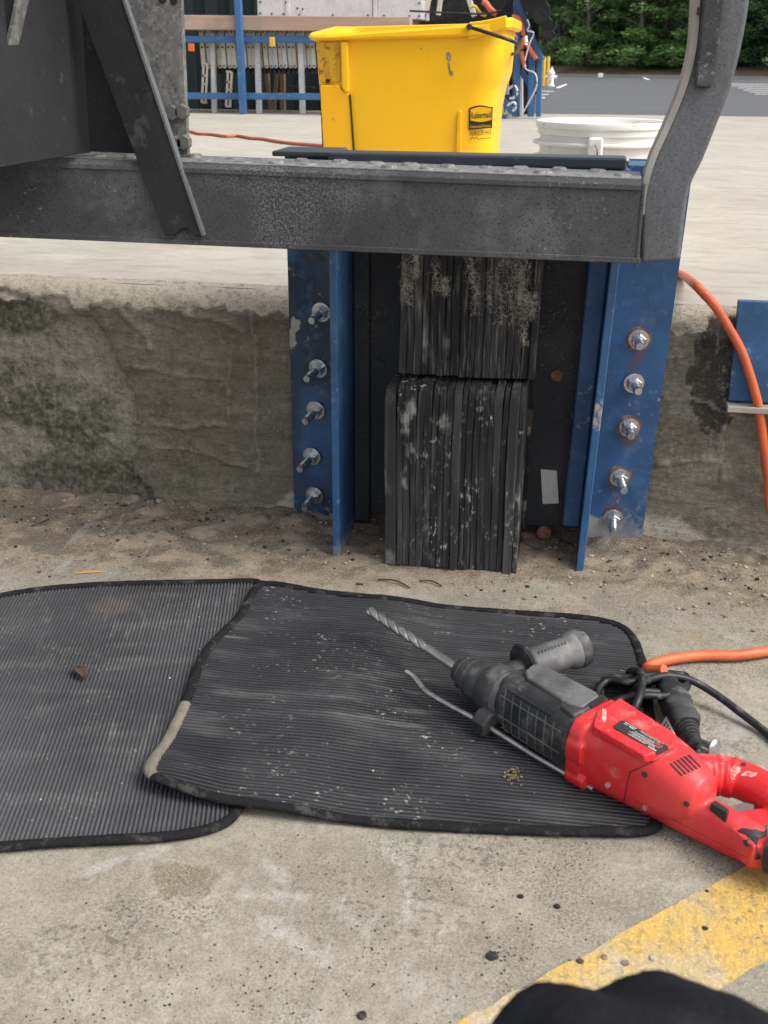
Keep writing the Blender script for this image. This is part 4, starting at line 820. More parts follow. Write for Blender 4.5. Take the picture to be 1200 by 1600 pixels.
# hanger plate with bolts
HY = 1.262
hp_ = [W(x, y, HY) for x, y in ((70, -330), (268, -330), (283, 0), (293.5, 243), (236, 243), (160, 0))]
MB().prism(hp_, (0, .009, 0)).build('hanger_plate', M_['steel_pale'], tg, bevel=.001)
for x, y in ((272, 176), (287, 174), (277, 224), (290, 222)):
    c = W(x, y, HY); a0 = Vector((1, 0, 0)); b0 = Vector((0, 0, 1)); rr = []
    for h, r in ((0, .0085), (.008, .0085), (.009, .0076)): rr.append([c + Vector((0, -h, 0)) + (a0 * math.cos(math.pi * k / 3 + .5) + b0 * math.sin(math.pi * k / 3 + .5)) * r for k in range(6)])
    MB().loft(rr).build('bolt', M_['bolt_dark'], tg, smooth=25)
for x, y in ((254, -1), (272, 1)):
    c = W(x, y, HY); MB().cyl(c + Vector((0, -.0012, 0)), c + Vector((0, .002, 0)), .0042, 12).build('bolt_hole', M_['black_print'], tg)
# back wall of the recess (frame web) and side gusset
gz = tlp.z
g0, g1 = G(0, 262, .541), G(141, 238, .541); gd = (g1 - g0); g0 = g0 - gd * 1.2
MB().prism([g0, g1 + Vector((0, 0, 0)), g1 + gd * .0 + Vector((.01, .01, .42)), g0 + Vector((0, 0, .42))], Vector((-.010, .003, 0))).build('gusset_plate', M_['brace'], tg, bevel=.001)
c = W(60, 110, 1.165); 
rb = [W(x, y, 1.285) for x, y in ((100, -330), (262, -330), (270, 242), (120, 246))]
MB().prism(rb, (0, .008, 0)).build('frame_web', M_['brace'], tg, bevel=.001)
# diagonal braces
def brace(pts, Y0, Y1, th, arc=None):
    P = []
    for x, y in pts:
        t = max(0, min(1, (370 - y) / 370)); P.append(W(x, y, Y0 + (Y1 - Y0) * t))
    return P
arc = [(303 - 14 * 0 - 28 * k / 8 + 0, 366 - 10 * math.sin(math.pi * k / 8)) for k in range(9)]
bp_ = brace([(-20, -330), (52, -330), (192, 0), (316, 371)] + [(x, y + .5) for x, y in arc] + [(258, 368), (119, 0)], 1.192, 1.196, .01)
MB().prism(bp_, (0, .0065, 0)).build('brace', M_['brace'], tg, bevel=.001)
fl = brace([(316, 369), (192, 0), (52, -330)], 1.1915, 1.1955, .01)
MB().loft([[q + Vector((-.0005, -.001, 0)), q + Vector((.0020, -.001, 0.0007)), q + Vector((.0020, .009, .0007)), q + Vector((-.0005, .009, 0))] for q in fl]).build('brace_flange', M_['guard'], tg)  # lighter steel paints in the side light on the brace edge
P = [W(x, y, 1.078) for x, y in ((-260, -330), (128, -330), (22, 0), (-3, 112), (-120, 360), (-260, 360))]
MB().prism(P, (0, .006, 0)).build('outer_brace', M_['brace'], tg, bevel=.001)
fl = [W(x, y, 1.077) for x, y in ((128, -330), (24, 0), (0, 108), (-120, 360))]
MB().loft([[q + Vector((0, -.001, 0)), q + Vector((.0035, -.001, 0)), q + Vector((.0035, .02, 0)), q + Vector((0, .02, 0))] for q in fl]).build('brace_flange', M_['steel_pale'], tg)
# bent guard post at the right end
YP = 1.235
L_ = crom([W(x, y, YP) for x, y in ((1001, 413), (1002, 345), (1006, 300), (1020, 250), (1042, 200), (1063, 150), (1077, 105), (1085, 60), (1089, 0), (1095, -120), (1100, -330))], 5)
R2 = crom([W(x, y, YP) for x, y in ((1063, 408), (1071, 335), (1080, 288), (1098, 250), (1120, 195), (1141, 140), (1156, 85), (1165, 40), (1171, 0), (1180, -120), (1186, -330))], 5)
MB().loft([[a_, b_, b_ + Vector((0, .052, 0)), a_ + Vector((0, .052, 0))] for a_, b_ in zip(L_, R2)]).build('guard_post', M_['guard'], tg, bevel=.005, seg=3)
ed = [p + (q - p).normalized() * .0 for p, q in zip(L_, R2)]
MB().loft([[p + Vector((-.0035, -.002, 0)), p + Vector((.003, -.003, 0)), p + Vector((.003, .0, 0)), p + Vector((-.0012, .05, 0)), p + Vector((-.0035, .05, 0))] for p in L_[6:]]).build('post_edge', M_['guard_edge'], tg, smooth=50)  # paler steel paints in the sky light this edge catches
MB().prism([W(x, y, YP - .012) for x, y in ((1086, 137), (1112, 138), (1116, 130), (1127, 60), (1133, 0), (1140, -330), (1100, -330), (1098, 0), (1092, 70))], (0, .0115, 0)).build('post_pad', M_['steel'], tg, bevel=.003)
MB().box(tuple(W(1089, 23, YP - .008)), tuple(W(1104, 12, YP - .002))).build('post_slot', M_['black_print'], tg)
# truck bed overhead that the guard hangs from (above the picture)
MB().box((-2.4, 1.185, .96), (.95, 1.30, 1.06)).build('truck_bed', M_['steel'], tg, bevel=.004)
# ------------------------------------------------------------------ ribbed rubber mats
def poly_cut(poly, p, d):            # distances along line p + s d where it crosses the outline
    out = []; n = len(poly); nx_, ny_ = -d[1], d[0]
    for i in range(n):
        a, b = poly[i], poly[(i + 1) % n]
        da = (a[0] - p[0]) * nx_ + (a[1] - p[1]) * ny_; db_ = (b[0] - p[0]) * nx_ + (b[1] - p[1]) * ny_
        if (da > 0) != (db_ > 0):
            t = da / (da - db_); q = (a[0] + (b[0] - a[0]) * t, a[1] + (b[1] - a[1]) * t); out.append((q[0] - p[0]) * d[0] + (q[1] - p[1]) * d[1])
    out.sort(); return out
def mat_thing(outline, rib_dir, pitch, zf, rubber, label, dusty=None, bow=None, rh=.0034):
    c = sum((Vector((p.x, p.y, 0)) for p in outline), Vector()) / len(outline)
    th = thing('rubber_mat', (c.x, c.y, 0), label, 'floor mat', 'ribbed floor mats on the concrete')
    poly = [(p.x, p.y) for p in outline]; d = Vector((rib_dir[0], rib_dir[1])).normalized(); q = Vector((-d.y, d.x))
    ds = [(Vector(p) - Vector((c.x, c.y))).dot(q) for p in poly]; k0, k1 = min(ds), max(ds); mb = MB()
    prof = [(-.5, 0), (-.38, .05), (-.30, .75), (-.14, 1), (.14, 1), (.30, .75), (.38, .05), (.5, 0)]
    n = int((k1 - k0) / pitch)
    for k in range(n):
        off = k0 + (k + .5) * (k1 - k0) / n; p = (c.x + q.x * off, c.y + q.y * off); cuts = poly_cut(poly, p, d)
        for s0, s1 in zip(cuts[::2], cuts[1::2]):
            if s1 - s0 < .01: continue
            m = max(3, int((s1 - s0) / .018)); rings = []; hv = rnd.uniform(.88, 1.06)
            for j in range(m + 1):
                s = s0 + (s1 - s0) * j / m; ring = []
                for o, hgt in prof:
                    x, y = p[0] + d.x * s + q.x * o * pitch, p[1] + d.y * s + q.y * o * pitch
                    if bow: x, y = bow(x, y)
                    wob = .0004 * fbm((x * 30, y * 30, k * .4), 2)
                    ring.append((x, y, zf(x, y) + hgt * rh * hv + wob))
                rings.append(ring)
            nn = len(prof); base = len(mb.v)
            mb.add([v for r in rings for v in r], [(j * nn + i, j * nn + i + 1, (j + 1) * nn + i + 1, (j + 1) * nn + i) for j in range(m) for i in range(nn - 1)])
    tag(mb.build('ribs', rubber, th, smooth=60, recalc=False), kind='stuff')
    path = [Vector((x, y, zf(x, y) + .0024)) for x, y in poly]; nrm = len(path)
    r = [.0058 * (1 + .10 * fbm((p.x * 60, p.y * 60, 0), 3)) for p in path]
    MB().tube(path, r, 8, flat=.62, closed=True).build('binding', M_['binding'], th, smooth=80)
    if dusty:
        i0, i1 = dusty; MB().tube([p + Vector((0, 0, .0002)) for p in path[i0:i1]], [x * 1.06 for x in r[i0:i1]], 8, flat=.64).build('dusty_binding', M_['binding_dusty'], th, smooth=80)
    return th
# lower mat, left
c1 = G(405, 915); c2 = G(372, 1272); e2 = (c2 - c1).normalized(); e1 = Vector((-e2.y, e2.x, 0)) * -1
if e1.x > 0: e1 = -e1
m1 = [G(410, 925), G(405, 917), G(392, 912.5), G(330, 914), G(262, 915), G(200, 917), G(130, 921), G(60, 927), G(0, 936)]
m1 += [G(-80, 950), G(-150, 985), G(-165, 1030), G(-230, 1200), G(-240, 1290), G(-200, 1332), G(-100, 1332), G(0, 1329), G(80, 1324), G(160, 1320), G(240, 1316), G(300, 1308), G(340, 1297), G(362, 1284), G(372, 1268), G(374, 1245), G(384, 1150), G(396, 1030)]
mat_thing(crom(m1, 5, True), (e2.x, e2.y), .0042, lambda x, y: .0022 + .0012 * fbm((x * 6, y * 6, 2), 2) + .004 * sstep(.72, .80, .80 - (y - .715)) * 0, M_['matgrey'], 'dusty grey ribbed rubber mat at the left, partly under the other mat', rh=.0028)
m2p = [(410, 922), (428, 921), (455, 925), (500, 933), (560, 939), (640, 945), (720, 951), (800, 957), (880, 962), (930, 968), (966, 977), (986, 993), (997, 1015), (1005, 1045), (1014, 1110), (1020, 1180), (1025, 1245), (1026, 1284), (1016, 1296), (992, 1299), (940, 1299), (820, 1296), (700, 1291), (600, 1284.5), (500, 1276), (400, 1266), (320, 1254), (265, 1244), (243, 1236), (236, 1226), (240, 1210), (252, 1184), (272, 1146), (290, 1108), (303, 1072), (318, 1036), (338, 1008), (362, 984), (380, 962), (392, 940), (400, 928)]
def z2(x, y):
    ov = sstep(-.16, -.25, x + .25 * (y - .8) * -.2)
    return .0022 + .0076 * ov + .002 * fbm((x * 5, y * 5, 9), 2) * (.5 + ov) + .010 * sstep(.075, .0, math.hypot(x + .36, y - .82))
m2 = [G(x, y, .005) for x, y in m2p]; out2 = crom(m2, 4, True)
mat_thing(out2, (1, .035), .0053, z2, M_['matrub'], 'black ribbed rubber mat lying under the red drill, its ribs running across', dusty=(28 * 4, 33 * 4 + 1), bow=lambda x, y: (x, y + .004 * math.sin((x + .15) * 9) * sstep(.8, 1.0, y) * 0 + .0015 * math.sin(x * 13 + y * 3)))

# ------------------------------------------------------------------ rotary hammer drill lying on its side
NO = Vector((-.107, 1.022, 0)); DA = Vector((.78, -.626, 0)).normalized(); DL = Vector((-DA.y, DA.x, 0)); ZC = .041
dr = thing('hammer_drill', (NO + DA * .2), 'red and black corded hammer drill lying on the ribbed mat with a long masonry bit', 'drill')
def D(u, l, z): return Vector((NO.x, NO.y, 0)) + DA * u + DL * l + Vector((0, 0, z))
def sup(u, l, z, a, b, e=2.6, n=28, top=None):    # boxy section across the axis
    ring = []
    for k in range(n):
        t = 2 * math.pi * k / n; c_, s_ = math.cos(t), math.sin(t)
        x = a * math.copysign(abs(c_) ** (2 / e), c_); y = b * math.copysign(abs(s_) ** (2 / e), s_)
        if top and y > top: y = top + (y - top) * .25
        ring.append(D(u, l + x, z + y))
    return ring
# bit
mb = MB(); rings = []
def bc(u): return D(u, .004 - u * .03, ZC - u * .055)
up_z = Vector((0, 0, 1))
for k in range(150):
    u = -.156 + .103 * k / 149; a0 = k * .125; rr = []
    r_ = .0057 * min(1, .3 + (u + .156) / .006)
    for i in range(16):
        t = 2 * math.pi * i / 16; r = r_ * (.60 + .40 * abs(math.cos(t)) ** .55); ang = t + a0
        rr.append(bc(u) + DL * math.cos(ang) * r + up_z * math.sin(ang) * r)
    rings.append(rr)
mb.loft(rings).build('drill_bit', M_['bit'], dr, smooth=50)
MB().loft([[bc(u) + DL * math.cos(t) * r + up_z * math.sin(t) * r for t in [2 * math.pi * i / 16 for i in range(16)]] for u, r in ((-.0545, .0042), (-.052, .0050), (.006, .0050))]).build('bit_shank', M_['bit'], dr, smooth=40)
# nose
MB().loft([sup(u, .004, ZC, r, r, 2, 32) for u, r in ((-.002, .008), (.000, .0125), (.006, .0150), (.018, .0185), (.028, .0212), (.032, .0230), (.042, .0240), (.045, .0232))]).build('chuck', M_['black_plastic'], dr, smooth=35)
for u_ in (.010, .022): MB().loft([sup(u_ + k * .0012, .004, ZC, .0172 + (u_ - .01) * .23 + h_, .0172 + (u_ - .01) * .23 + h_, 2, 32) for k, h_ in ((-1, -.0008), (0, .0005), (1, .0002))]).build('chuck_ring', M_['black_plastic'], dr, smooth=35)
MB().loft([sup(u, .005, ZC, r, r, 2, 32) for u, r in ((.0452, .0215), (.047, .0235), (.050, .0248), (.058, .0248), (.060, .0236), (.066, .0245), (.074, .0262))]).build('collar', M_['grey_plastic'], dr, smooth=30)
# black gear housing with a flat cover
MB().loft([sup(u, l, ZC, a, b, e, 36, tp) for u, l, a, b, e, tp in ((.068, .008, .022, .024, 2.1, None), (.072, .009, .027, .0285, 2.2, None), (.080, .010, .0295, .032, 2.5, .029), (.100, .0105, .0315, .0340, 2.8, .031), (.150, .0095, .0330, .0350, 3.0, .032), (.170, .009, .0335, .0352, 3.2, .0325), (.174, .009, .031, .033, 3.2, .031))]).build('gear_housing', M_['black_plastic'], dr, smooth=28)
MB().prism([D(u, l, ZC + .030) for u, l in ((.082, .026), (.090, .034), (.158, .033), (.166, .029), (.168, .000), (.156, -.004), (.098, .001), (.086, .010))], (0, 0, .0058)).build('housing_cover', M_['grey_plastic'], dr, bevel=.0035, seg=3)
MB().prism([D(u, l, ZC + .027) for u, l in ((.150, -.012), (.171, -.016), (.173, .034), (.162, .035), (.158, .016), (.155, -.002))], (0, 0, .0078)).build('housing_shoulder', M_['black_plastic'], dr, bevel=.003, seg=2)
MB().prism([D(u, l, ZC + .0335) for u, l in ((.154, .012), (.172, .008), (.172, .031), (.158, .031))], (0, 0, .0016)).build('vent_gap', M_['black_print'], dr)
def hsurf(u, deg, up_=0.0):
    t = R_(deg); c_, s_ = math.cos(t), math.sin(t); e = 2.8; a, b = .0315 + .0015 * (u - .1) / .05 + up_, .0340 + up_
    return D(u, .0105 - .001 * (u - .1) / .05 + a * math.copysign(abs(c_) ** (2 / e), c_), ZC + b * math.copysign(abs(s_) ** (2 / e), s_))
for k, u in enumerate((.086, .097, .108, .119, .130, .141, .152)):     # raised mould ribs round the near side
    MB().tube([hsurf(u + .002 * math.sin(i * .3), 140 + i * 8, .0002) for i in range(14)], .0007, 6).build('mould_rib', M_['grey_plastic'], dr, smooth=60)
for t0 in (160, 186, 212):
    MB().tube([hsurf(u, t0, .0001) for u in (.082, .11, .14, .164)], .0007, 6).build('mould_line', M_['grey_plastic'], dr, smooth=60)
MB().prism([hsurf(.084, 128, .0), hsurf(.150, 128, .0), hsurf(.146, 146, .0), hsurf(.090, 146, .0)], (DL * -.002 + Vector((0, 0, .0024)))).build('side_recess', M_['black_plastic'], dr, bevel=.0015)
# side handle with guard disc
sh0, sh1 = D(.052, .022, .052), D(.073, .116, .060); sx_ = (sh1 - sh0).normalized()
MB().lathe([(.0255, -.009), (.0272, -.005), (.0272, .008), (.0255, .011)], D(.054, .005, ZC), DA, 28).build('handle_clamp', M_['black_plastic'], dr, smooth=35)
MB().lathe([(.010, -.004), (.012, .0), (.012, .022)], sh0, sx_, 18).build('handle_neck', M_['black_plastic'], dr, smooth=35)
MB().lathe([(.013, .018), (.024, .0195), (.0262, .022), (.0255, .0245), (.015, .026)], sh0, sx_, 32).build('guard_disc', M_['black_plastic'], dr, smooth=35)
MB().lathe([(.0125, .0255), (.0155, .027), (.0168, .034), (.0175, .055), (.0168, .070), (.0170, .074), (.0202, .079), (.0212, .086), (.0205, .094), (.017, .0965)], sh0, sx_, 28).build('side_grip', M_['grey_plastic'], dr, smooth=35)
for i in range(9):
    p = sh0 + sx_ * (.040 + .0042 * i) + Vector((0, -.006, .0158)); MB().box(tuple(p + Vector((-.0006, -.003, -.0006))), tuple(p + Vector((.0006, .004, .0012)))).build('grip_rib', M_['grey_plastic'], dr)
MB().lathe([(.0195, 0), (.0212, .0007), (.0218, .006), (.0205, .0125), (.0185, .0135)], sh0 + sx_ * .0835, sx_, 28).build('grip_end', M_['black_plastic'], dr, smooth=35)
# red motor housing and D handle: joined and re-meshed into one smooth casting
mb = MB()
mb.loft([sup(u, l, ZC, a, b, e, 40, tp) for u, l, a, b, e, tp in ((.1725, .009, .033, .034, 3.4, .032), (.174, .009, .0362, .0372, 3.6, .034), (.187, .009, .0362, .0372, 3.6, .034), (.190, .0095, .0335, .0350, 3.6, .033), (.252, .012, .0305, .0345, 3.4, .0325), (.270, .012, .028, .0325, 2.8, .030), (.288, .011, .0245, .028, 2.3, None), (.299, .010, .020, .0225, 2.1, None), (.305, .010, .010, .012, 2.0, None))])
mb.prism([G(x, y, ZC + .029) for x, y in ((932, 1122), (968, 1102), (1056, 1160), (1052, 1178), (1006, 1194), (925, 1146))], (0, 0, .0085))
mb.loft([sup(u, -.0235, ZC + .006, .006, .012, 2.6, 20) for u in (.174, .192)])
mb.loft([sup(u, -.020, ZC - .024, .008, .008, 2.2, 20) for u in (.174, .196)])
nbp = [(.215, .003, .022, .0), (.252, .0035, .0215, 0), (.300, .0065, .0205, 0), (.335, .0092, .0195, 0), (.350, .0108, .018, 0), (.359, .012, .0145, 0), (.3645, .013, .007, 0)]
mb.loft([sup(u, l, .0255, .0135 * min(1, h / .018), h, 3.0, 28) for u, l, h, _ in nbp])
lp = crom([D(.252, .014, .041), D(.268, .032, .041), D(.284, .050, .041), D(.303, .061, .041), D(.330, .062, .040), D(.358, .054, .038), D(.380, .036, .035), D(.386, .012, .031), D(.368, .008, .028)], 7)
mb.tube(lp, [.0195 - .003 * min(1, k / 14) for k in range(len(lp))], 18, flat=1.1)
for k in (11, 13, 15, 17, 19):
    t = (lp[k + 1] - lp[k - 1]).normalized(); mb.lathe([(.0160, -.0018), (.0192, -.0010), (.0192, .0010), (.0160, .0018)], lp[k], t, 20)
mb.prism([G(x, y, .016) for x, y in ((1118, 1314), (1150, 1302), (1178, 1297), (1250, 1293), (1260, 1360), (1170, 1358))], (0, 0, .024))
red = mb.build('motor_housing', M_['red'], dr)
rm = red.modifiers.new('remesh', 'REMESH'); rm.mode = 'VOXEL'; rm.voxel_size = .0014; rm.use_smooth_shade = True
sm = red.modifiers.new('smooth', 'SMOOTH'); sm.factor = .5; sm.iterations = 5
dg = bpy.context.evaluated_depsgraph_get(); bpy.context.view_layer.update(); dg = bpy.context.evaluated_depsgraph_get()
rme = bpy.data.meshes.new_from_object(red.evaluated_get(dg)); red.modifiers.clear(); old = red.data; red.data = rme; bpy.data.meshes.remove(old)
rme.name = 'motor_housing'; rme.shade_smooth()
if not rme.materials: rme.materials.append(M_['red'])
from mathutils.bvhtree import BVHTree
lo = Vector(dr['_o']); bvh = BVHTree.FromPolygons([v.co + lo for v in rme.vertices], [tuple(p.vertices) for p in rme.polygons])
def surf(x, y, off=.0):                     # point on the red casting met by the sight line, lifted along its normal
    h = bvh.ray_cast(CAM, ray(x, y).normalized())
    if h[0] is None: return None, None
    nrm = h[1] if h[1].dot(ray(x, y)) < 0 else -h[1]
    return h[0] + nrm * off, nrm
def decal(name, pts, m, off=.0006, parent=dr, sub=6):
    P = [surf(x, y, off)[0] for x, y in pts]
    if any(p is None for p in P): return None
    c = sum(P, Vector()) / len(P); n_ = (P[1] - P[0]).cross(P[2] - P[1]).normalized()
    if n_.dot(CAM - c) < 0: n_ = -n_
    return MB().prism([p - n_ * .0015 for p in P], n_ * .0016).build(name, m, parent)
def seam(pts, r=.0006, m=None, name='seam'):
    P = [surf(x, y, -.0001)[0] for x, y in pts]; P = [p for p in P if p is not None]
    if len(P) > 1: MB().tube(P, r, 5).build(name, m or M_['black_print'], dr)
def lin(a, b, n=10): return [(a[0] + (b[0] - a[0]) * i / n, a[1] + (b[1] - a[1]) * i / n) for i in range(n + 1)]
seam(lin((975, 1252), (980, 1225), 8) + lin((985, 1206), (1022, 1190), 8) + lin((1026, 1188), (1052, 1170), 6))
seam(lin((982, 1245), (1176, 1345), 24), .0003)
seam(lin((905, 1170), (900, 1222), 8), .0003)
# label plate
def onlab(s, t, off):      # s along the label, t across
    x = 957 + 73 * s + 16 * t - 0; y = 1137 + 42 * s - 10 * t
    return surf(x, y, off)[0]
q = [onlab(s, t, .0008) for s, t in ((.0, .15), (.06, .0), (.93, .0), (1.0, .18), (1.0, .85), (.93, 1.0), (.07, 1.0), (.0, .82))]
if all(p is not None for p in q):
    c = sum(q, Vector()) / 8; nn = (q[2] - q[1]).cross(q[5] - q[2]).normalized(); nn = nn if nn.z > 0 else -nn
    zt = max((p - c).dot(nn) for p in q); q = [p - nn * ((p - c).dot(nn) - zt - .0002) for p in q]
    lab = MB().prism([p - nn * .003 for p in q], nn * .0032).build('label_plate', M_['label'], dr)
    o_ = q[1]; ex = (q[2] - q[1]); ey = (q[6] - q[1]); pm = {'w': MB(), 'o': MB()}
    def dash(s0, s1, t0, t1, key='w'):
        P = [o_ + ex * s + ey * t + nn * .0004 for s, t in ((s0, t0), (s1, t0), (s1, t1), (s0, t1))]; pm[key].add(P, [(0, 1, 2, 3)])
    rl = random.Random(2)
    for t0, s0, s1, th, key in ((.86, .02, .30, .055, 'w'), (.72, .02, .12, .05, 'w'), (.72, .16, .28, .09, 'w'), (.58, .34, .80, .05, 'w'), (.46, .30, .84, .035, 'w'), (.36, .26, .88, .05, 'w'), (.25, .34, .9, .035, 'w'), (.15, .28, .72, .05, 'w'), (.70, .5, .98, .035, 'o'), (.60, .82, .99, .08, 'o'), (.10, .78, .97, .09, 'w'), (.42, .86, .98, .10, 'o'), (.88, .4, .95, .03, 'w'), (.80, .4, .9, .03, 'w')):
        s = s0
        while s < s1 - .01:
            L = rl.uniform(.012, .03); dash(s, min(s1, s + L), t0 - th / 2, t0 + th / 2, key); s += L + rl.uniform(.005, .012)
    pm['w'].build('small_print', M_['white_print'], dr); pm['o'].build('small_print', M_['orange_print'], dr)
# cooling slots
for k in range(6):
    x0, y0 = 1046 + 5.6 * k, 1193.5 - 2.6 * k
    decal('vent_slot', [(x0, y0), (x0 + 2.6, y0 - 1.4), (x0 + 21.5, y0 + 18.4), (x0 + 18.6, y0 + 18.6)], M_['black_print'], .0007)
# screw holes
for x, y, r in ((1007.5, 1210, 4.6), (1072.5, 1256, 4.2), (1162, 1194.5, 4.0), (1166, 1317.5, 4.8)):
    p, n_ = surf(x, y, .0002)
    if p: MB().cyl(p - n_ * .003, p + n_ * .0004, r * .62e-3, 14).build('screw_recess', M_['label'], dr)
M_['dustmark'] = mat('concrete_dust_smear', (.50, .40, .36), [(120, .45, .62, (.55, .10, .09), .9, 8)], rough=.9)
for cx_, cy_, rx_, ry_, sd_ in ((1150, 1203, 9, 7, 1), (1145, 1212, 5, 8, 2), (1172, 1210, 14, 5, 3), (944, 1118, 5, 13, 4), (1053, 1290, 9, 4, 5), (950, 1226, 5, 6, 6), (1008, 1262, 6, 5, 7)):
    rd_ = random.Random(sd_); decal('dust_smear', [(cx_ + rx_ * math.cos(k * .524) * rd_.uniform(.55, 1.1), cy_ + ry_ * math.sin(k * .524) * rd_.uniform(.55, 1.1)) for k in range(12)], M_['dustmark'], .0003)
# switch, lock pad and rubber grip
MB().prism([G(x, y, .038) for x, y in ((1107, 1274), (1115, 1269), (1137, 1284), (1133, 1290))], (0, 0, .013)).build('switch', M_['black_print'], dr, bevel=.0008)
MB().prism([G(x, y, .026) for x, y in ((1126, 1279), (1160, 1268), (1178, 1272), (1172, 1284), (1140, 1294))], (0, 0, .011)).build('trigger', M_['grey_plastic'], dr, bevel=.002)
MB().tube(lp[47:57], .0169, 16, flat=1.1).build('rubber_grip', M_['black_plastic'], dr, smooth=60)
decal('grip_inlay', [(1152, 1299), (1160, 1294), (1176, 1297), (1199, 1289), (1199, 1306), (1186, 1312), (1182, 1322), (1188, 1340), (1180, 1342), (1173, 1322), (1168, 1306)], M_['black_plastic'], .0008)
# depth rod with clamp
rp = crom([G(x, y, z) for x, y, z in ((634, 1049, .030), (645, 1056, .028), (655, 1068, .026), (668, 1082, .024), (700, 1101, .022), (757, 1132, .020), (840, 1184, .014), (927, 1233, .012))], 8)
MB().tube(rp, .0028, 8).build('depth_rod', M_['bit'], dr, smooth=60)
cc = G(757, 1128, .022); MB().loft([[cc + DA * u + DL * (l * s) + Vector((0, 0, z * s)) for l, z in ((-.011, -.010), (.022, -.012), (.024, .014), (-.002, .013), (-.012, .004))] for u, s in ((-.009, .8), (-.007, 1), (.008, 1), (.010, .8))]).build('rod_clamp', M_['black_plastic'], dr, bevel=.002)
# power cord: coil with tie, lead to the right, plug
cr_ = .0040
for k in range(6):
    rg = random.Random(40 + k); j = lambda s: rg.uniform(-s, s)
    zb = .007 + .0062 * (k % 4)
    pts = [(938 + j(6), 1082 + j(9), zb), (952 + j(5), 1064 + j(5), zb + .004), (985, 1064 + j(6), zb + .008), (1030 + j(4), 1058 + j(7), zb + .004), (1068 + j(5), 1058 + j(4), zb), (1073 + j(4), 1070 + j(4), zb),
           (1045, 1082 + j(6), zb + .006), (1005 + j(4), 1084 + j(5), zb + .010), (970 + j(4), 1098 + j(8), zb + .004), (946 + j(5), 1103 + j(7), zb)]
    MB().tube(crom([G(*p) for p in pts], 6, True), cr_, 8, closed=True).build('cord_loop', M_['cable'], dr, smooth=60)
MB().tube(crom([G(*p) for p in ((985, 1050, .012), (1000, 1050, .034), (1003, 1066, .040), (998, 1090, .038), (988, 1112, .028), (979, 1128, .012), (984, 1100, .004), (980, 1070, .004))], 6, True), .0046, 8, closed=True).build('cord_tie', M_['cable'], dr, smooth=60)
MB().tube(crom([G(*p) for p in ((985, 1088, .02), (1000, 1070, .036), (1020, 1060, .036), (1045, 1056, .034), (1080, 1063, .028), (1120, 1086, .018), (1160, 1116, .010), (1200, 1147, .005), (1260, 1200, .005), (1330, 1240, .005))], 6), .0042, 8).build('power_cord', M_['cable'], dr, smooth=60)
pa, pb = G(1043, 1071, .024), G(1086, 1163, .016); pd = (pb - pa); pl_ = pd.length; pdn = pd.normalized(); ps = pdn.cross(Vector((0, 0, 1))).normalized(); pu = ps.cross(pdn)
def pring(t, a, b, e=3.2, n=24):
    c = pa + pd * t; r = []
    for k in range(n):
        w_ = 2 * math.pi * k / n; c_, s_ = math.cos(w_), math.sin(w_); r.append(c + ps * a * math.copysign(abs(c_) ** (2 / e), c_) + pu * b * math.copysign(abs(s_) ** (2 / e), s_))
    return r
MB().loft([pring(t, a, b, e) for t, a, b, e in ((-.02, .010, .010, 2), (0, .0125, .0125, 2), (.05, .013, .013, 2), (.10, .0125, .0125, 2.4), (.13, .0145, .0135, 3.4), (.40, .0155, .0140, 3.6), (.44, .0135, .0125, 3.2), (.52, .0130, .012, 3), (.56, .0150, .0140, 3.2), (.66, .0155, .0145, 3.4), (.72, .0130, .0125, 2.6))]).build('plug', M_['black_plastic'], dr, smooth=30)
for k in range(6): MB().loft([pring(.735 + k * .045 + s, r - k * .0008, r - k * .0008, 2) for s, r in ((0, .0100), (.006, .0112), (.026, .0112), (.032, .0096))]).build('strain_ring', M_['black_plastic'], dr, smooth=30)
MB().tube(crom([pb, G(1090, 1172, .010), G(1084, 1182, .008), G(1068, 1190, .010)], 6), .0042, 8).build('power_cord', M_['cable'], dr, smooth=60)
# warning tag on the cord
mb = MB(); Lr = []
for k in range(9):
    t = k / 8; a_ = G(1024 + 26 * t, 1146 + 34 * t, .030 + .012 * math.sin(t * 3) - .0 * t); b_ = G(1041 + 21 * t, 1119 + 42 * t, .042 + .010 * math.sin(t * 3)); Lr.append((a_, b_))
mb.loft([[a_, b_, b_ + Vector((0, .0003, -.0004)), a_ + Vector((0, .0003, -.0004))] for a_, b_ in Lr]); tg_ = mb.build('warning_tag', M_['white_print'], dr, smooth=60)
mb = MB(); mr = MB(); rl = random.Random(9)
def tagp(s, t):
    k = min(7, int(s * 8)); f = s * 8 - k; a_ = Lr[k][0].lerp(Lr[k + 1][0], f); b_ = Lr[k][1].lerp(Lr[k + 1][1], f); p = a_.lerp(b_, t); return p + (CAM - p).normalized() * .0005
for row in range(6):
    s = .10 + row * .125; t = .08
    while t < .9:
        L = rl.uniform(.05, .13); mb.add([tagp(s, t), tagp(s, min(.93, t + L)), tagp(s + .06, min(.93, t + L)), tagp(s + .06, t)], [(0, 1, 2, 3)]); t += L + .03
mb.build('small_print', M_['black_print'], dr)
mr.add([tagp(.86, .0), tagp(.86, 1), tagp(.999, 1), tagp(.999, 0)], [(0, 1, 2, 3)]); mr.build('tag_end', M_['orange_print'], dr)
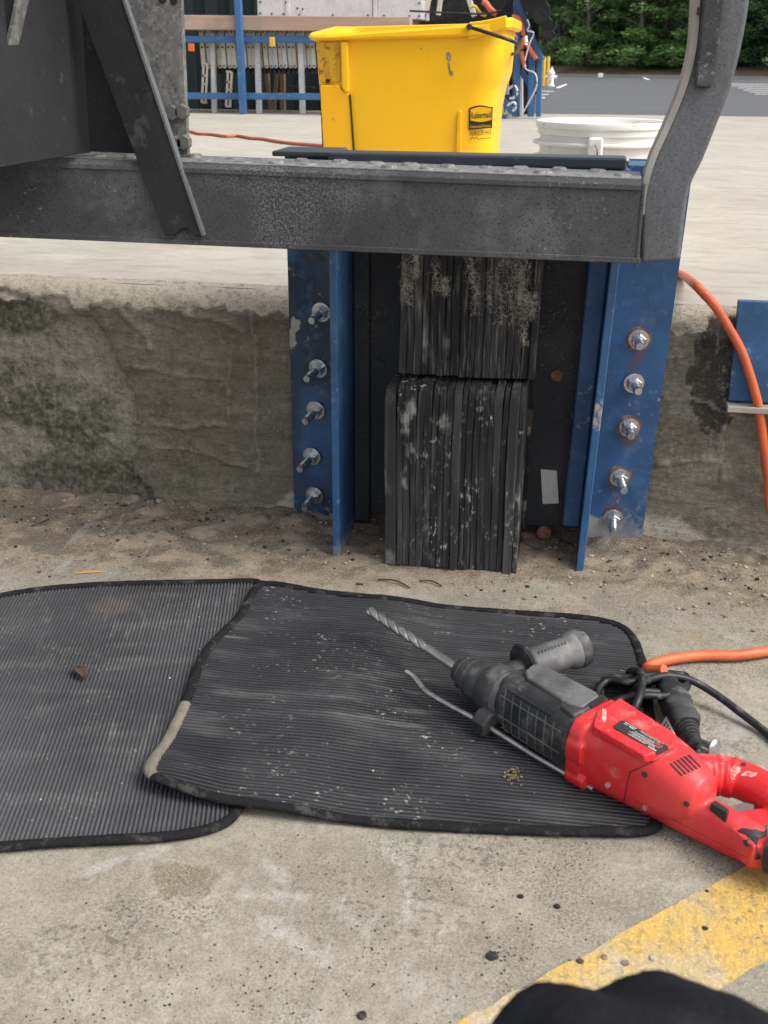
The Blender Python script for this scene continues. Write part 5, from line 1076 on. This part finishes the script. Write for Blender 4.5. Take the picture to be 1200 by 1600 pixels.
# ------------------------------------------------------------------ orange extension cord
oc = [(1040, 372, H), (1062, 427, H + .003)]
P = [G(1020, 414, H + .007), G(1064, 429, H + .007)] + [W(1085, 444, 1.50)] + [W(x, y, 1.478) for x, y in ((1100, 459), (1120, 482), (1143, 520), (1160, 552), (1176, 600), (1186, 640), (1194, 700), (1200, 745))]
P += [Vector((.275, 1.470, .06)), Vector((.34, 1.42, .012)), Vector((.46, 1.34, .008)), Vector((.50, 1.25, .008)), Vector((.40, 1.195, .008))]
P += [G(x, y, .009) for x, y in ((1230, 1017), (1190, 1019), (1150, 1024), (1100, 1024), (1060, 1028), (1030, 1034), (1013, 1042), (1012, 1050), (1022, 1056), (1036, 1063))]
P[-1].z = .022; P[-2].z = .016; P[-3].z = .012
tag(MB().tube(crom(P, 7), .0062, 10).build('extension_cord', M_['orange'], smooth=60), 'orange extension cord hanging over the dock wall and running to the drill plug', 'cord')
# carriage bolt
cb = thing('carriage_bolt', G(1118, 1170, .0), 'shiny steel carriage bolt lying beside the drill plug', 'bolt')
h0 = G(1117, 1168, .0095); tx = (G(1092, 1158, .006) - h0).normalized()
MB().lathe([(.003, -.0022), (.0065, -.0016), (.0088, -.0002), (.0088, .0008), (.0035, .0012)], h0, tx, 24).build('head', M_['zinc'], cb, smooth=40)
MB().lathe([(.0036, .001), (.0036, .036), (.003, .037)], h0, tx, 16).build('shank', M_['zinc'], cb, smooth=40)

# ------------------------------------------------------------------ small litter
def pebble(mb, c, r, rg, flat=.6):
    a = rg.uniform(0, 6.28); n = 6; rings = []
    for h, s in ((-.6, .7), (0, 1.0), (.6, .62)): rings.append([c + Vector((math.cos(a + k * 1.047) * r * s * rg.uniform(.7, 1.2), math.sin(a + k * 1.047) * r * s * rg.uniform(.7, 1.2), r * flat * h)) for k in range(n)])
    mb.loft(rings)
mb = MB(); mk = MB(); rg = random.Random(21)
def gz_(x, y): return dirt_h(x, y)
for k in range(5200):
    x = rg.uniform(-.95, .42); y = 1.49 - abs(rg.gauss(0, .11)); 
    if y < 1.2 or (-.25 < x < -.05 and y > 1.33): continue
    r = .0004 + .0032 * rg.random() ** 9; pebble(mb if rg.random() < .72 else mk, Vector((x, y, gz_(x, y) + r * .3)), r, rg)
for k in range(5200):
    if rg.random() < .10: p = G(rg.gauss(790, 45), rg.gauss(1490, 28))
    elif rg.random() < .45: p = G(rg.uniform(380, 960), rg.uniform(1310, 1600))
    elif rg.random() < .6: p = G(rg.uniform(0, 620), 1600 - abs(rg.gauss(0, 110)))
    else: p = G(rg.uniform(0, 1200), rg.uniform(1300, 1600))
    if fbm((p.x * 12, p.y * 12, 70), 4) < rg.uniform(-.5, .35): continue
    r = .00022 + .0010 * rg.random() ** 8; pebble(mk if rg.random() < .8 else mb, Vector((p.x, p.y, gz_(p.x, p.y) + r * .3)), r, rg)
for k in range(260):      # grit on the mats
    px_, py_ = rg.uniform(10, 1000), rg.uniform(940, 1290); p = G(px_, py_, .006); r = .0005 + .0011 * rg.random() ** 4; pebble(mb, Vector((p.x, p.y, .0062)), r, rg)
tag(mb.build('grit', M_['stone'], smooth=None), 'fine pale stone grit scattered on dirt and mats', 'grit', kind='stuff')
tag(mk.build('grit', M_['blackgrit'], smooth=None), 'fine black grit scattered on the concrete', 'grit', kind='stuff')
def stone(x, y, r, m, lb, nm='pebble', z=None, flat=.6):
    p = G(x, y); mb = MB(); pebble(mb, Vector((p.x, p.y, (gz_(p.x, p.y) if z is None else z) + r * flat * .5)), r, rg, flat); o = mb.build(nm, m, bevel=r * .15, seg=1); tag(o, lb, nm.replace('_', ' '), 'loose stones on the ground'); return o
stone(813, 1402, .0032, M_['blackgrit'], 'small dark pebble on bare concrete, left of the pair below the black mat')
stone(870, 1418, .0034, M_['blackgrit'], 'small dark pebble on bare concrete, right of the pair below the black mat')
stone(1104, 1394, .0022, M_['blackgrit'], 'tiny dark pebble on the yellow stripe just below the drill end')
stone(1101, 1453, .0030, M_['blackgrit'], 'dark pebble in the middle of the yellow stripe')
stone(906, 1503, .0036, M_['deadleaf'], 'reddish brown pebble on the left part of the yellow stripe')
stone(1020, 1500, .0040, M_['stone'], 'grey stone chip on the yellow stripe nearest the dark knee')
stone(977, 1506, .0040, M_['stone'], 'pale grey stone chip on the yellow stripe left of the dark knee')
stone(945, 1497, .0036, M_['stone'], 'small grey stone chip on the stripe beside the reddish pebble')
stone(8, 752, .013, M_['stone'], 'reddish stone against the wall foot at the left edge')
stone(262, 815, .006, M_['stone'], 'pale pebble on the dirt below the mortar patch')
stone(160, 845, .007, M_['stone'], 'flat pale stone chip on the dirt left of centre')
stone(165, 824, .005, M_['stone'], 'smaller stone chip on the dirt just above the flat one')
stone(198, 798, .010, M_['stone'], 'broken mortar lump on the dirt at the wall foot, left one')
stone(250, 796, .009, M_['stone'], 'broken mortar lump on the dirt at the wall foot, right one')
stone(768, 1494, .006, M_['blackgrit'], 'crumbled grey black lump on the concrete left of the yellow stripe', flat=.3)
stone(566, 1588, .0045, M_['blackgrit'], 'dark pebble on the concrete at the lower edge of the photo')
p0, p1 = G(117, 897), G(167, 893)
tag(MB().tube([p0 + Vector((0, 0, gz_(p0.x, p0.y) + .001)), p0.lerp(p1, .5) + Vector((0, 0, gz_(p0.x, p0.y) + .0015)), p1 + Vector((0, 0, gz_(p1.x, p1.y)))], [.0016, .0032, .0012], 6, flat=.6).build('wood_sliver', M_['twig'], smooth=40), 'orange brown wood sliver on the dirt above the left mat', 'wood chip')
for k, (a, b, lb) in enumerate((((590, 911), (640, 922), 'thin dark twig on the ground below the lower rubber pads'), ((50, 830), (78, 820), 'thin dark twig on the dirt at the left'), ((655, 912), (690, 919), 'short dark twig right of the twig below the rubber pads'))):
    q0, q1 = G(*a), G(*b); mm = q0.lerp(q1, .5) + Vector((.002, .004, .003)); pts = [Vector((q.x, q.y, gz_(q.x, q.y) + .002 + (.002 if q is mm else 0))) for q in (q0, mm, q1)]
    tag(MB().tube(crom(pts, 4), .0011, 5).build('twig', M_['deadleaf'], smooth=60), lb, 'twig', 'twigs on the dirt')
# curled dead leaf on the left mat
c = G(126, 1056, .006); mb = MB(); rows = []
for i in range(8):
    t = i / 7; wv = .009 * math.sin(math.pi * (t * .9 + .05)); ctr = c + Vector((-.010 + .020 * t, .012 - .022 * t, .001 + .005 * math.sin(t * 3)))
    rows.append([ctr + Vector((wv * s * .7, wv * s * .4, abs(s) * .003)) for s in (-1, -.5, 0, .5, 1)])
mb.add([v for r in rows for v in r], [(i * 5 + k, i * 5 + k + 1, (i + 1) * 5 + k + 1, (i + 1) * 5 + k) for i in range(7) for k in range(4)])
o = mb.build('dead_leaf', M_['deadleaf'], smooth=60); so_ = o.modifiers.new('thickness', 'SOLIDIFY'); so_.thickness = .0006; tag(o, 'curled dark brown dead leaf lying on the left mat', 'leaf')
mb = MB()
for k in range(60): q = G(803 + rg.gauss(0, 7), 1212 + rg.gauss(0, 6), .006); pebble(mb, Vector((q.x, q.y, .006 + abs(rg.gauss(0, .0018)))), rg.uniform(.0007, .0019), rg)
tag(mb.build('dirt_clump', M_['moss']), 'crumbly olive brown dirt clump on the black mat below the drill', 'dirt clump')
mb = MB()
for k in range(16): q = G(982 + rg.gauss(0, 5), 1052 + rg.gauss(0, 3), .008); pebble(mb, Vector((q.x, q.y, .008 + abs(rg.gauss(0, .001)))), rg.uniform(.001, .0025), rg)
tag(mb.build('dirt_clump', M_['moss']), 'small greenish crumb at the mat corner by the cable coil', 'dirt clump')

# ------------------------------------------------------------------ photographer's knee in the foreground
kc = CAM + ray(1012, 1606).normalized() * .43
J = [kc + Vector((.03, -.50, -.06)), kc + Vector((.015, -.25, -.012)), kc + Vector((.004, -.08, .0)), kc + Vector((0, 0, -.018)), kc + Vector((0, -.03, -.09)), Vector((kc.x + .01, kc.y - .07, .14)), Vector((kc.x + .012, kc.y - .085, .05)), Vector((kc.x + .012, kc.y - .02, .03)), Vector((kc.x + .012, kc.y + .07, .028))]
RJ = [.078, .076, .067, .060, .055, .046, .036, .034, .03]
me = bpy.data.meshes.new('person'); me.from_pydata([tuple(p) for p in J], [(i, i + 1) for i in range(8)], []); o = bpy.data.objects.new('person', me); C.objects.link(o)
md = o.modifiers.new('skin', 'SKIN'); md.use_smooth_shade = True
for i, v in enumerate(me.skin_vertices[0].data): v.radius = (RJ[i], RJ[i]); v.use_root = (i == 0)
sb = o.modifiers.new('sub', 'SUBSURF'); sb.levels = 4; sb.render_levels = 4
bpy.context.view_layer.update(); dg = bpy.context.evaluated_depsgraph_get(); pm_ = bpy.data.meshes.new_from_object(o.evaluated_get(dg)); o.modifiers.clear(); o.data = pm_
pm_.materials.clear(); pm_.materials.append(M_['fabric']); pm_.shade_smooth()
for v in pm_.vertices:
    if v.co.z > .08:
        f = .005 * fbm((v.co.x * 20, v.co.y * 11, v.co.z * 20), 4) + .004 * math.sin(v.co.x * 70 + v.co.y * 30 + 3 * fbm((v.co.x * 8, v.co.y * 8, 0), 2)); v.co += v.normal * f
tag(o, 'bent knee and shin of a crouching person in black trousers in the near foreground', 'person')
for o in list(bpy.data.objects):
    if '_o' in o: del o['_o']
